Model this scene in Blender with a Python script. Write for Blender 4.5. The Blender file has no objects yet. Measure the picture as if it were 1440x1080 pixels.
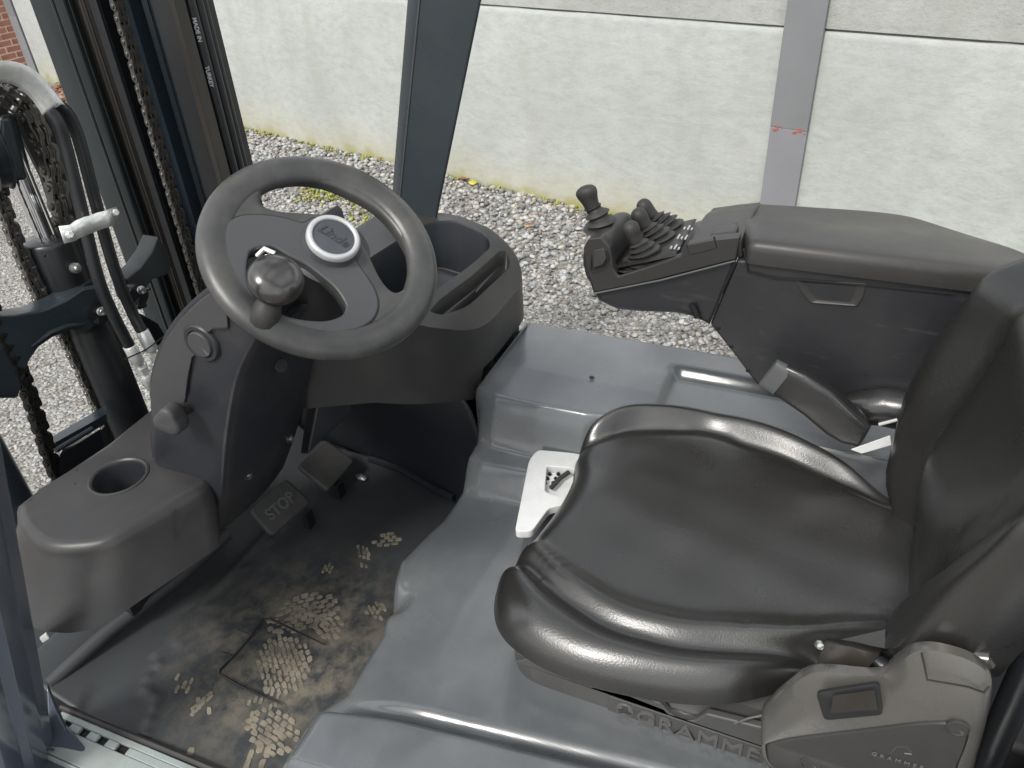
import bpy, math, random
import numpy as np
from mathutils import Vector, Matrix
random.seed(7); rng = np.random.default_rng(11)
S = bpy.context.scene
col = S.collection
R = math.radians

# ---------------------------------------------------------------- camera
cam = bpy.data.cameras.new('camera'); cam.lens = 27.05; cam.sensor_width = 36; cam.clip_start = .02; cam.clip_end = 500
co = bpy.data.objects.new('camera', cam); col.objects.link(co); S.camera = co
rx, ry, rz = (0.39403, -0.91773, -0.05007), (0.53549, 0.18495, 0.82404), (-0.74699, -0.35151, 0.56431)
co.matrix_world = Matrix(((rx[0], ry[0], rz[0], 0), (rx[1], ry[1], rz[1], 0), (rx[2], ry[2], rz[2], 1.35), (0, 0, 0, 1)))

# ---------------------------------------------------------------- sky, sun, exposure
SUN_EL, SUN_AZ = R(50), R(285)          # azimuth: clockwise from +Y
w = bpy.data.worlds.new('World'); S.world = w; w.use_nodes = True
nt = w.node_tree; nt.nodes.clear()
out = nt.nodes.new('ShaderNodeOutputWorld'); bg = nt.nodes.new('ShaderNodeBackground')
sky = nt.nodes.new('ShaderNodeTexSky'); sky.sky_type = 'NISHITA'; sky.sun_disc = False
sky.sun_elevation = SUN_EL; sky.sun_rotation = SUN_AZ; sky.dust_density = 3; sky.air_density = 1; sky.ozone_density = 1
tc = nt.nodes.new('ShaderNodeTexCoord'); mp = nt.nodes.new('ShaderNodeMapping'); mp.inputs['Scale'].default_value = (1, 1, 2.2)
ns = nt.nodes.new('ShaderNodeTexNoise'); ns.inputs['Scale'].default_value = 2.2; ns.inputs['Detail'].default_value = 5
cr = nt.nodes.new('ShaderNodeValToRGB'); cr.color_ramp.elements[0].position = .40; cr.color_ramp.elements[1].position = .58
cr.color_ramp.elements[0].color = (.22, .22, .22, 1)
mx = nt.nodes.new('ShaderNodeMix'); mx.data_type = 'RGBA'; mx.inputs[7].default_value = (16.0, 16.2, 16.2, 1)
nt.links.new(tc.outputs['Generated'], mp.inputs[0]); nt.links.new(mp.outputs[0], ns.inputs['Vector']); nt.links.new(ns.outputs[0], cr.inputs[0])
nt.links.new(cr.outputs[0], mx.inputs[0]); nt.links.new(sky.outputs[0], mx.inputs[6]); nt.links.new(mx.outputs[2], bg.inputs[0])
bg.inputs[1].default_value = .070
nt.links.new(bg.outputs[0], out.inputs[0])
sl = bpy.data.lights.new('sun', 'SUN'); sl.energy = 2.0; sl.angle = R(14); sl.color = (1, .97, .92)
so = bpy.data.objects.new('sun', sl); col.objects.link(so)
sd = Vector((math.sin(SUN_AZ) * math.cos(SUN_EL), math.cos(SUN_AZ) * math.cos(SUN_EL), math.sin(SUN_EL)))
so.rotation_euler = sd.to_track_quat('Z', 'Y').to_euler()
S.view_settings.view_transform = 'Standard'; S.view_settings.look = 'None'; S.view_settings.gamma = 1
S.view_settings.use_curve_mapping = False; S.view_settings.exposure = 0.6

# ---------------------------------------------------------------- materials
def mat(name, c, rough=.5, metal=0, bumps=(), var=0, vscale=6, dust=0, dcol=(.2, .17, .13), dscale=5, rvar=0, coat=0, spec=.5, stretch=(1, 1, 1), scratch=0):
    m = bpy.data.materials.new(name); m.use_nodes = True
    t = m.node_tree; N = t.nodes; L = t.links; b = N['Principled BSDF']
    b.inputs['Roughness'].default_value = rough; b.inputs['Metallic'].default_value = metal
    b.inputs['Specular IOR Level'].default_value = spec
    if coat: b.inputs['Coat Weight'].default_value = coat; b.inputs['Coat Roughness'].default_value = .12
    tc = N.new('ShaderNodeTexCoord'); mp = N.new('ShaderNodeMapping'); mp.inputs['Scale'].default_value = stretch
    L.new(tc.outputs['Object'], mp.inputs[0]); V = mp.outputs[0]
    def noise(sc, det=4, r=.55):
        n = N.new('ShaderNodeTexNoise'); n.inputs['Scale'].default_value = sc; n.inputs['Detail'].default_value = det
        n.inputs['Roughness'].default_value = r; L.new(V, n.inputs['Vector']); return n.outputs[0]
    def ramp(s, a, bb, lo=0, hi=1):
        n = N.new('ShaderNodeMapRange'); n.inputs[1].default_value = a; n.inputs[2].default_value = bb
        n.inputs[3].default_value = lo; n.inputs[4].default_value = hi; L.new(s, n.inputs[0]); return n.outputs[0]
    def mix(f, a, bb, blend='MIX'):
        n = N.new('ShaderNodeMix'); n.data_type = 'RGBA'; n.blend_type = blend
        for i, v in ((0, f), (6, a), (7, bb)):
            if isinstance(v, (tuple, list)): n.inputs[i].default_value = (*v, 1)
            elif isinstance(v, (int, float)): n.inputs[i].default_value = v
            else: L.new(v, n.inputs[i])
        return n.outputs[2]
    cur = c
    if var:
        cur = mix(ramp(noise(vscale, 6), .3, .7), tuple(v * (1 - var) for v in c), tuple(min(1, v * (1 + var)) for v in c))
    if dust:
        d = ramp(noise(dscale, 8, .65), .45, .75, 0, dust)
        cur = mix(d, cur, dcol)
    if scratch:
        mp2 = N.new('ShaderNodeMapping'); mp2.inputs['Rotation'].default_value = (.75, 0, 0); mp2.inputs['Scale'].default_value = (1, 3, 16)
        L.new(tc.outputs['Object'], mp2.inputs[0]); n = N.new('ShaderNodeTexNoise'); n.inputs['Scale'].default_value = 4; n.inputs['Detail'].default_value = 7; n.inputs['Distortion'].default_value = 1.2
        L.new(mp2.outputs[0], n.inputs['Vector']); cur = mix(ramp(n.outputs[0], .60, .78, 0, scratch * .6), cur, (.2, .2, .2))
    if isinstance(cur, tuple): b.inputs['Base Color'].default_value = (*cur, 1)
    else: L.new(cur, b.inputs['Base Color'])
    if rvar: L.new(ramp(noise(9, 6, .6), .3, .7, max(.02, rough - rvar), min(1, rough + rvar)), b.inputs['Roughness'])
    nrm = None
    for kind, sc, st, dist in bumps:
        if kind == 'n': h = noise(sc, 3, .6)
        else:
            n = N.new('ShaderNodeTexVoronoi'); n.feature = 'DISTANCE_TO_EDGE' if kind == 'e' else 'F1'
            n.inputs['Scale'].default_value = sc; L.new(V, n.inputs['Vector']); h = n.outputs[0]
            if kind == 'e': h = ramp(h, 0, .12)
        bp = N.new('ShaderNodeBump'); bp.inputs['Strength'].default_value = st; bp.inputs['Distance'].default_value = dist
        L.new(h, bp.inputs['Height'])
        if nrm: L.new(nrm, bp.inputs['Normal'])
        nrm = bp.outputs[0]
    if nrm: L.new(nrm, b.inputs['Normal'])
    return m
GR = [('n', 900, .25, .0006), ('n', 60, .12, .001)]
M = {}
M['dash'] = mat('textured_black_plastic', (.026, .0255, .026), .40, bumps=GR, var=.12, dust=.35, dcol=(.078, .070, .060), dscale=7, rvar=.08)
M['column'] = mat('charcoal_plastic', (.019, .0205, .026), .40, bumps=GR, var=.1, dust=.25, dcol=(.09, .08, .065), dscale=6, rvar=.06)
M['shroud'] = mat('grey_shroud_plastic', (.048, .049, .051), .55, bumps=GR, var=.1)
M['armrest'] = mat('armrest_side_plastic', (.025, .026, .029), .38, bumps=GR, dust=.15, dcol=(.12, .12, .12), scratch=.25, rvar=.08)
M['armtop'] = mat('armrest_cover', (.042, .040, .038), .38, bumps=GR, dust=.35, dcol=(.13, .12, .10), dscale=6, rvar=.06)
M['pod'] = mat('console_plastic', (.034, .033, .032), .40, bumps=GR, dust=.2, dcol=(.10, .09, .08), rvar=.06)
M['rubber'] = mat('black_rubber', (.030, .029, .028), .55, bumps=[('n', 500, .2, .0006)], dust=.3, dcol=(.08, .07, .06), dscale=20)
M['blackgloss'] = mat('gloss_black', (.024, .022, .020), .24, rvar=.03, spec=1)
M['softblack'] = mat('soft_black_boot', (.022, .022, .022), .26, bumps=[('n', 40, .3, .003), ('n', 500, .2, .0005)], spec=.8)
M['black'] = mat('matt_black', (.010, .010, .011), .6)
M['blackpaint'] = mat('black_painted_steel', (.012, .013, .015), .35, rvar=.1, bumps=[('n', 300, .15, .0006)])
M['wheel'] = mat('steering_rim_foam', (.044, .045, .045), .36, bumps=[('n', 700, .35, .0006), ('n', 40, .2, .001)], var=.15, dust=.4, dcol=(.14, .13, .115), dscale=14, rvar=.1)
M['cover'] = mat('spoke_cover_plastic', (.058, .060, .063), .42, bumps=GR, rvar=.05)
M['badge'] = mat('badge_plastic', (.055, .060, .068), .3, rvar=.05)
M['logo'] = mat('badge_lettering', (.036, .039, .045), .35)
M['joint'] = mat('joint_grey', (.20, .19, .20), .8)
M['silver'] = mat('silver_trim', (.52, .53, .54), .3, metal=.35)
M['hood'] = mat('grey_hood_paint', (.106, .115, .123), .22, coat=.4, bumps=[('n', 9, .07, .004), ('n', 700, .05, .0004)], var=.12, vscale=3, dust=.35, dcol=(.19, .19, .185), dscale=6, rvar=.10, spec=.55)
M['frame'] = mat('blue_grey_paint', (.024, .032, .038), .3, bumps=[('n', 60, .08, .001)], var=.1, dust=.12, dcol=(.1, .1, .1), rvar=.08)
M['framelit'] = mat('lit_frame_paint', (.065, .078, .10), .18, coat=.5, bumps=[('n', 25, .15, .002)], rvar=.06, spec=.6)  # lit copy of the frame paint, light put into the paler colour
M['mast'] = mat('mast_steel', (.019, .025, .028), .34, bumps=[('n', 90, .15, .001)], var=.3, vscale=12, dust=.35, dcol=(.05, .045, .036), dscale=9, rvar=.12, stretch=(1, 1, .2))
M['mastbrown'] = mat('greased_mast_steel', (.026, .023, .020), .38, bumps=[('n', 60, .3, .001)], var=.4, vscale=14, rvar=.12, stretch=(1, 1, .15))
M['mastblue'] = mat('mast_blue_paint', (.020, .029, .038), .32, bumps=[('n', 60, .1, .001)], var=.15, rvar=.08, stretch=(1, 1, .3))
M['chain'] = mat('oiled_chain_steel', (.125, .118, .108), .27, metal=.55, bumps=[('n', 300, .2, .0008)], var=.35, vscale=70, rvar=.12)
M['chainblack'] = mat('greasy_chain_steel', (.030, .028, .026), .3, metal=.4, bumps=[('n', 200, .3, .001)], rvar=.12)
M['chrome'] = mat('chrome_rod', (.75, .76, .78), .08, metal=1)
M['zinc'] = mat('zinc_plate', (.86, .88, .80), .28, metal=.45, var=.25, vscale=30, rvar=.1)
M['bolt'] = mat('bright_steel', (.5, .5, .48), .28, metal=.9, rvar=.1)
M['hose'] = mat('hose_rubber', (.016, .017, .019), .42, bumps=[('n', 200, .1, .0005)], rvar=.1)
M['hoseprint'] = mat('hose_print', (.42, .44, .45), .6)
M['vinyl'] = mat('black_vinyl', (.0175, .0170, .0160), .30, bumps=[('n', 380, .5, .0006), ('n', 70, .12, .001)], dust=.05, dcol=(.042, .040, .036), dscale=3, rvar=.05, spec=1)
M['seatbase'] = mat('seat_base_plastic', (.072, .072, .071), .5, bumps=[('n', 800, .35, .0006)], var=.1, rvar=.06)
M['emboss'] = mat('embossed_letter', (.11, .11, .108), .5, bumps=[('n', 800, .3, .0006)])
M['retract'] = mat('belt_box_plastic', (.066, .063, .058), .26, spec=1, bumps=GR, var=.1, dust=.3, dcol=(.12, .11, .09), rvar=.08)
M['retractside'] = mat('belt_box_side', (.036, .035, .034), .5, bumps=GR, dust=.3, dcol=(.12, .11, .1))
M['white'] = mat('white_paint', (.66, .67, .66), .4, var=.08, dust=.25, dcol=(.35, .33, .3), dscale=30)
M['padtab'] = mat('buckle_tab', (.105, .11, .11), .55, bumps=GR)
M['sill'] = mat('grey_green_sill', (.30, .34, .33), .3, dust=.5, dcol=(.16, .14, .12), dscale=12, rvar=.1)
M['pedal'] = mat('pedal_rubber', (.050, .051, .051), .6, bumps=[('n', 400, .2, .0006)], dust=.5, dcol=(.10, .085, .065), dscale=25)
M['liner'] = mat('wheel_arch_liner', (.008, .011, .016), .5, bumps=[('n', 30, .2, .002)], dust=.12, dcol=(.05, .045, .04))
M['foil'] = mat('foil_scrap', (.6, .62, .63), .3, metal=.6, bumps=[('n', 150, .6, .003)])
M['redpaint'] = mat('red_marking', (.45, .10, .07), .6)
M['post'] = mat('grey_post_paint', (.19, .195, .203), .5, var=.07, vscale=3, bumps=[('n', 60, .1, .001)])
M['postlow'] = mat('pale_grey_post_paint', (.225, .228, .245), .5, var=.07, vscale=3)
M['brick'] = mat('red_brick', (.36, .15, .095), .85, var=.35, vscale=9, bumps=[('n', 60, .4, .004)])
M['mortar'] = mat('mortar', (.62, .54, .44), .9, bumps=[('n', 80, .4, .004)])
M['moss'] = mat('moss', (.14, .17, .02), .9, var=.4, vscale=30)
M['leafy'] = mat('yellow_leaf', (.55, .50, .05), .6, var=.2, vscale=50)
M['leafb'] = mat('brown_leaf', (.33, .13, .05), .7, var=.3, vscale=50)
M['mud'] = mat('dried_mud', (.205, .18, .14), .9, var=.4, vscale=30, bumps=[('n', 300, .5, .001)])

def nodes_of(m): return m.node_tree.nodes, m.node_tree.links, m.node_tree.nodes['Principled BSDF']
# attribute coloured stones
ms = bpy.data.materials.new('gravel_stone'); ms.use_nodes = True; N, L, b = nodes_of(ms)
a = N.new('ShaderNodeAttribute'); a.attribute_name = 'tint'; L.new(a.outputs[0], b.inputs['Base Color']); b.inputs['Roughness'].default_value = .75
M['stone'] = ms
# ground: fine grit
mg = bpy.data.materials.new('grit_ground'); mg.use_nodes = True; N, L, b = nodes_of(mg)
tc = N.new('ShaderNodeTexCoord')
v1 = N.new('ShaderNodeTexVoronoi'); v1.inputs['Scale'].default_value = 75; L.new(tc.outputs['Object'], v1.inputs['Vector'])
n1 = N.new('ShaderNodeTexNoise'); n1.inputs['Scale'].default_value = 1.3; n1.inputs['Detail'].default_value = 8; L.new(tc.outputs['Object'], n1.inputs['Vector'])
r1 = N.new('ShaderNodeValToRGB'); e = r1.color_ramp.elements; e[0].color = (.16, .15, .135, 1); e[1].color = (.44, .425, .40, 1); e[0].position = .1; e[1].position = .9
sx = N.new('ShaderNodeSeparateColor'); L.new(v1.outputs['Color'], sx.inputs[0]); L.new(sx.outputs[0], r1.inputs[0])
m1 = N.new('ShaderNodeMix'); m1.data_type = 'RGBA'; m1.blend_type = 'MULTIPLY'; m1.inputs[0].default_value = .5
L.new(r1.outputs[0], m1.inputs[6]); L.new(n1.outputs[0], m1.inputs[7]); L.new(m1.outputs[2], b.inputs['Base Color'])
bp = N.new('ShaderNodeBump'); bp.inputs['Distance'].default_value = .01; bp.inputs['Strength'].default_value = .9; bp.invert = True
L.new(v1.outputs['Distance'], bp.inputs['Height']); L.new(bp.outputs[0], b.inputs['Normal']); b.inputs['Roughness'].default_value = .7
M['ground'] = mg
# concrete panels
def concrete(name, c, rougher):
    m = bpy.data.materials.new(name); m.use_nodes = True; N, L, b = nodes_of(m)
    tc = N.new('ShaderNodeTexCoord'); sp = N.new('ShaderNodeSeparateXYZ'); L.new(tc.outputs['Object'], sp.inputs[0])
    def noise(sc, det, r=.6, st=(1, 1, 1)):
        mp = N.new('ShaderNodeMapping'); mp.inputs['Scale'].default_value = st; L.new(tc.outputs['Object'], mp.inputs[0])
        n = N.new('ShaderNodeTexNoise'); n.inputs['Scale'].default_value = sc; n.inputs['Detail'].default_value = det; n.inputs['Roughness'].default_value = r
        L.new(mp.outputs[0], n.inputs['Vector']); return n.outputs[0]
    def mr(s, a, bb, lo=0, hi=1):
        n = N.new('ShaderNodeMapRange'); n.inputs[1].default_value = a; n.inputs[2].default_value = bb; n.inputs[3].default_value = lo; n.inputs[4].default_value = hi
        L.new(s, n.inputs[0]); return n.outputs[0]
    def mix(f, a, bb):
        n = N.new('ShaderNodeMix'); n.data_type = 'RGBA'; L.new(f, n.inputs[0])
        for i, v in ((6, a), (7, bb)):
            if isinstance(v, tuple): n.inputs[i].default_value = (*v, 1)
            else: L.new(v, n.inputs[i])
        return n.outputs[2]
    c0 = mix(mr(noise(1.6, 8), .3, .7), tuple(v * .87 for v in c), tuple(min(.9, v * 1.1) for v in c))
    c1 = mix(mr(noise(9, 8, .75, (1, 1, 2.5)), .45, .72, 0, .6), c0, tuple(v * .68 for v in c))
    c2 = mix(mr(noise(55, 5, .7, (1, 1, 1.6)), .56, .72, 0, .55 if rougher else .32), c1, tuple(v * .5 for v in c))
    c3 = mix(mr(noise(4, 6, .6, (1, 1, .18)), .52, .72, 0, .5), c2, (c[0] * .8, c[1] * .8, c[2] * .72))
    ad = N.new('ShaderNodeMath'); ad.operation = 'MULTIPLY_ADD'; L.new(noise(3.5, 5), ad.inputs[0]); ad.inputs[1].default_value = .35; L.new(sp.outputs[2], ad.inputs[2])
    c4 = mix(mr(ad.outputs[0], -.45, -.15, .38, 0), c3, (.43, .38, .20))
    c5 = mix(mr(ad.outputs[0], -.50, -.40, .75, 0), c4, (.27, .26, .06))
    L.new(c5, b.inputs['Base Color']); b.inputs['Roughness'].default_value = .85
    bp = N.new('ShaderNodeBump'); bp.inputs['Distance'].default_value = .004; bp.inputs['Strength'].default_value = .7 if rougher else .35
    L.new(noise(70, 5, .7), bp.inputs['Height'])
    bq = N.new('ShaderNodeBump'); bq.inputs['Distance'].default_value = .01; bq.inputs['Strength'].default_value = .35
    L.new(noise(9, 4, .6, (1, 1, 2)), bq.inputs['Height']); L.new(bp.outputs[0], bq.inputs['Normal']); L.new(bq.outputs[0], b.inputs['Normal'])
    return m
M['conc'] = concrete('smooth_concrete', (.425, .442, .425), False)
M['concrough'] = concrete('rough_concrete', (.385, .397, .375), True)
# rubber mat with dusty film
mm = bpy.data.materials.new('rubber_mat'); mm.use_nodes = True; N, L, b = nodes_of(mm)
tc = N.new('ShaderNodeTexCoord')
def nz(sc, det, r=.6):
    n = N.new('ShaderNodeTexNoise'); n.inputs['Scale'].default_value = sc; n.inputs['Detail'].default_value = det; n.inputs['Roughness'].default_value = r
    L.new(tc.outputs['Object'], n.inputs['Vector']); return n.outputs[0]
def rg(s, a, bb, lo=0, hi=1):
    n = N.new('ShaderNodeMapRange'); n.inputs[1].default_value = a; n.inputs[2].default_value = bb; n.inputs[3].default_value = lo; n.inputs[4].default_value = hi
    L.new(s, n.inputs[0]); return n.outputs[0]
def mul(a, bb):
    n = N.new('ShaderNodeMath'); n.operation = 'MULTIPLY'; L.new(a, n.inputs[0]); L.new(bb, n.inputs[1]); return n.outputs[0]
vm = N.new('ShaderNodeVectorMath'); vm.operation = 'DISTANCE'; L.new(tc.outputs['Object'], vm.inputs[0]); vm.inputs[1].default_value = (.73, .87, 0)
near = rg(vm.outputs['Value'], .10, .33, 1, 0)
f = mul(near, rg(nz(14, 10, .75), .42, .60, 0, .9))
mx = N.new('ShaderNodeMix'); mx.data_type = 'RGBA'; mx.inputs[6].default_value = (.036, .040, .044, 1); mx.inputs[7].default_value = (.18, .16, .125, 1)
L.new(f, mx.inputs[0]); L.new(mx.outputs[2], b.inputs['Base Color']); b.inputs['Roughness'].default_value = .52
bp = N.new('ShaderNodeBump'); bp.inputs['Distance'].default_value = .001; bp.inputs['Strength'].default_value = .3; L.new(nz(400, 3), bp.inputs['Height']); L.new(bp.outputs[0], b.inputs['Normal'])
M['mat'] = mm

# ---------------------------------------------------------------- helpers
from mathutils.geometry import tessellate_polygon
def tess(P):
    if len(P) < 5: return [tuple(range(len(P)))]
    T = tessellate_polygon([[Vector(p) for p in P]]); P = [Vector(p) for p in P]
    nn = sum((P[i].cross(P[(i + 1) % len(P)]) for i in range(len(P))), Vector()); o = []
    for t in T:
        k = (P[t[1]] - P[t[0]]).cross(P[t[2]] - P[t[0]])
        o.append(tuple(t) if k.dot(nn) >= 0 else tuple(t[::-1]))
    return o
class B:
    def __init__(s): s.V = []; s.F = []
    def add(s, V, F):
        o = len(s.V); s.V += [tuple(v) for v in V]; s.F += [tuple(i + o for i in f) for f in F]; return s
    def hexa(s, p):      # 4 bottom, 4 top
        return s.add(p, [(3, 2, 1, 0), (4, 5, 6, 7), (0, 1, 5, 4), (1, 2, 6, 5), (2, 3, 7, 6), (3, 0, 4, 7)])
    def box(s, a, b):
        x0, y0, z0 = a; x1, y1, z1 = b
        return s.hexa([(x0, y0, z0), (x1, y0, z0), (x1, y1, z0), (x0, y1, z0), (x0, y0, z1), (x1, y0, z1), (x1, y1, z1), (x0, y1, z1)])
    def prism(s, loop, vec):
        n = len(loop); v = Vector(vec); P = [Vector(p) for p in loop]; T = tess(P)
        return s.add(P + [p + v for p in P], [t[::-1] for t in T] + [tuple(i + n for i in t) for t in T] + [(i, (i + 1) % n, n + (i + 1) % n, n + i) for i in range(n)])
    def loft(s, loops, caps=True, closed=True):
        n = len(loops[0]); V = [p for l in loops for p in l]; F = []
        for k in range(len(loops) - 1):
            for i in range(n if closed else n - 1):
                j = (i + 1) % n; F.append((k * n + i, k * n + j, (k + 1) * n + j, (k + 1) * n + i))
        if caps: o_ = (len(loops) - 1) * n; F += [t[::-1] for t in tess(loops[0])] + [tuple(i + o_ for i in t) for t in tess(loops[-1])]
        return s.add(V, F)
    def tube(s, path, r, n=10, caps=True):
        P = [Vector(p) for p in path]; loops = []; up = None
        for i, p in enumerate(P):
            t = (P[min(i + 1, len(P) - 1)] - P[max(i - 1, 0)]).normalized()
            if up is None: up = t.orthogonal().normalized()
            up = (up - t * up.dot(t)).normalized(); sd = t.cross(up)
            rr = r[i] if isinstance(r, (list, tuple)) else r
            loops.append([p + (up * math.cos(a) + sd * math.sin(a)) * rr for a in [2 * math.pi * k / n for k in range(n)]])
        return s.loft(loops, caps)
    def lathe(s, prof, p, axis, n=32, caps=True):   # prof: (radius, height)
        ax = Vector(axis).normalized(); u = ax.orthogonal().normalized(); v = ax.cross(u); p = Vector(p)
        return s.loft([[p + ax * h + (u * math.cos(a) + v * math.sin(a)) * max(r, 1e-5) for a in [2 * math.pi * k / n for k in range(n)]] for r, h in prof], caps)
    def grid(s, rows, closed=False):
        return s.loft(rows, caps=False, closed=closed)
def spline(pts, k=6):                  # Catmull-Rom
    P = [Vector(p) for p in pts]; P = [P[0] * 2 - P[1]] + P + [P[-1] * 2 - P[-2]]; o = []
    for i in range(1, len(P) - 2):
        for j in range(k):
            t = j / k; a, b_, c, d = P[i - 1:i + 3]
            o.append(.5 * ((2 * b_) + (c - a) * t + (2 * a - 5 * b_ + 4 * c - d) * t * t + (3 * b_ - a - 3 * c + d) * t ** 3))
    return o + [P[-2]]
def cspline(pts, k=6):                 # closed
    P = [Vector(p) for p in pts]; n = len(P); o = []
    for i in range(n):
        a, b_, c, d = P[i - 1], P[i], P[(i + 1) % n], P[(i + 2) % n]
        for j in range(k):
            t = j / k; o.append(.5 * ((2 * b_) + (c - a) * t + (2 * a - 5 * b_ + 4 * c - d) * t * t + (3 * b_ - a - 3 * c + d) * t ** 3))
    return o
def mesh(name, b, m, ang=40):
    me = bpy.data.meshes.new(name); me.from_pydata(b.V, [], b.F); me.update()
    me.polygons.foreach_set('use_smooth', [True] * len(me.polygons)); me.set_sharp_from_angle(angle=R(ang))
    me.materials.append(M[m]); return me
def recalc(me):
    import bmesh
    bm = bmesh.new(); bm.from_mesh(me); bmesh.ops.recalc_face_normals(bm, faces=bm.faces); bm.to_mesh(me); bm.free()
def place(o, parent):
    col.objects.link(o)
    if parent is not None:
        o.parent = parent; o.matrix_parent_inverse = parent_mw(parent).inverted()
    return o
_mw = {}
def parent_mw(p):
    m = Matrix.Translation(p.location) if p.parent is None else parent_mw(p.parent) @ p.matrix_parent_inverse @ p.matrix_basis
    return m
def obj(name, b, m, parent=None, bevel=0, seg=2, sub=0, ang=40, solid=0, sangle=30, soff=-1):
    me = mesh(name, b, m, ang)
    recalc(me); me.set_sharp_from_angle(angle=R(ang))
    o = bpy.data.objects.new(name, me); place(o, parent)
    if sub:
        s_ = o.modifiers.new('sub', 'SUBSURF'); s_.levels = s_.render_levels = sub
    if solid:
        s_ = o.modifiers.new('solid', 'SOLIDIFY'); s_.thickness = solid; s_.offset = soff
    if bevel:
        s_ = o.modifiers.new('bev', 'BEVEL'); s_.width = bevel; s_.segments = seg; s_.limit_method = 'ANGLE'; s_.angle_limit = R(sangle)
        s_.harden_normals = False
        for p in me.polygons: p.use_smooth = True
    return o
def copyobj(o, parent, mw):
    c = o.copy(); col.objects.link(c); c.parent = parent
    c.matrix_parent_inverse = parent_mw(parent).inverted(); c.matrix_basis = mw; return c
def empty(name, loc, label, cat, group=None):
    o = bpy.data.objects.new(name, None); o.location = loc; o.empty_display_size = .1; col.objects.link(o); tag(o, label, cat, group); return o
def tag(o, label=None, cat=None, group=None, kind=None):
    if label: o['label'] = label
    if cat: o['category'] = cat
    if group: o['group'] = group
    if kind: o['kind'] = kind
    return o
def frame_mat(p, x, n):                # local x -> x, local z -> n
    n = Vector(n).normalized(); x = Vector(x); x = (x - n * x.dot(n)).normalized(); y = n.cross(x)
    m = Matrix((x, y, n)).transposed().to_4x4(); m.translation = Vector(p); return m
def text(name, s, size, p, x, n, m, parent, ext=.0008, bold=0, shear=0, sx=1, space=1):
    c = bpy.data.curves.new(name, 'FONT'); c.body = s; c.size = size; c.extrude = ext; c.offset = bold; c.shear = shear
    c.align_x = 'CENTER'; c.align_y = 'CENTER'; c.resolution_u = 4; c.space_character = space
    t = bpy.data.objects.new('tmp', c); col.objects.link(t); bpy.context.view_layer.update()
    me = bpy.data.meshes.new_from_object(t); bpy.data.objects.remove(t); bpy.data.curves.remove(c)
    me.name = name; me.transform(frame_mat(p, x, n) @ Matrix.Diagonal((sx, 1, 1, 1))); me.materials.clear(); me.materials.append(M[m])
    o = bpy.data.objects.new(name, me); return place(o, parent)
def flat2d(name, outer, holes, ext, bev, T, m, parent, bres=3):
    c = bpy.data.curves.new(name, 'CURVE'); c.dimensions = '2D'; c.fill_mode = 'BOTH'; c.extrude = ext; c.offset = -bev; c.bevel_depth = bev; c.bevel_resolution = bres
    for L_ in [outer] + holes:
        s_ = c.splines.new('POLY'); s_.points.add(len(L_) - 1); s_.use_cyclic_u = True
        for i, p in enumerate(L_): s_.points[i].co = (p[0], p[1], 0, 1)
    t = bpy.data.objects.new('tmp', c); col.objects.link(t); bpy.context.view_layer.update()
    me = bpy.data.meshes.new_from_object(t); bpy.data.objects.remove(t); bpy.data.curves.remove(c)
    me.name = name; me.transform(T); me.materials.clear(); me.materials.append(M[m])
    me.polygons.foreach_set('use_smooth', [True] * len(me.polygons)); me.set_sharp_from_angle(angle=R(35))
    o = bpy.data.objects.new(name, me); return place(o, parent)
def sst(x, a, b):
    t = np.clip((x - a) / (b - a), 0, 1); return t * t * (3 - 2 * t)

# ---------------------------------------------------------------- the yard
GZ = -.65
g = obj('ground', B().add([(-60, -60, GZ), (60, -60, GZ), (60, 60, GZ), (-60, 60, GZ)], [(0, 1, 2, 3)]), 'ground')
tag(g, 'pale grit and compacted gravel yard surface', kind='structure')
WD = Vector((.2639, .9646, 0)).normalized(); WN = Vector((-.9646, .2639, 0)).normalized(); W0 = Vector((4.388, .333, 0))
def Wp(t, s, z): return W0 + WD * t + WN * s + Vector((0, 0, z))
def wbox(b, t0, t1, s0, s1, z0, z1):
    return b.hexa([Wp(t0, s0, z0), Wp(t1, s0, z0), Wp(t1, s1, z0), Wp(t0, s1, z0), Wp(t0, s0, z1), Wp(t1, s0, z1), Wp(t1, s1, z1), Wp(t0, s1, z1)])
wall = empty('concrete_wall', (4.388, .333, GZ), 'long pale concrete panel wall held by grey steel posts beyond the gravel', 'wall')
bays = [(-4.72, -.085), (.085, 6.32), (6.48, 9.45)]
for k, (a, c) in enumerate(bays):
    for z0, z1, mm_ in ((GZ - .15, .569, 'conc'), (.579, 1.8, 'concrough')):
        n = 46; P = []
        # uneven face: a slightly wavy cast surface with chamfered top edge
        b = B(); rows = []
        for z in (z0, z0 + .02, (z0 + z1) / 2, z1 - .035, z1 - .012, z1):
            off = -.012 if z == z1 else (-.003 if z == z1 - .012 else 0)
            rows.append([Wp(a + (c - a) * i / n, off + random.uniform(-.0015, .0015), z + (random.uniform(-.003, .003) if z > z0 + .3 and z < z1 + .001 and z > z1 - .02 else 0)) for i in range(n + 1)])
        rows.append([Wp(a + (c - a) * i / n, -.09, z1) for i in range(n + 1)])
        b.grid(rows)
        o = obj('panel', b, mm_, wall, ang=50)
    bb = wbox(B(), a, c, -.08, -.02, .55, .60); obj('joint_strip', bb, 'joint', wall)
for t in (0, 6.4, 9.55):
    o = obj('steel_post', wbox(wbox(wbox(B(), t - .101, t + .101, .012, .028, .085, 1.9), t - .01, t + .01, -.08, .012, GZ - .1, 1.9), t - .1, t + .1, -.095, -.08, GZ - .1, 1.9), 'post', wall, bevel=.002)
    o = obj('post_foot', wbox(B(), t - .1, t + .1, .0125, .0275, GZ - .1, .084), 'postlow', o, bevel=.002)
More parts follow.
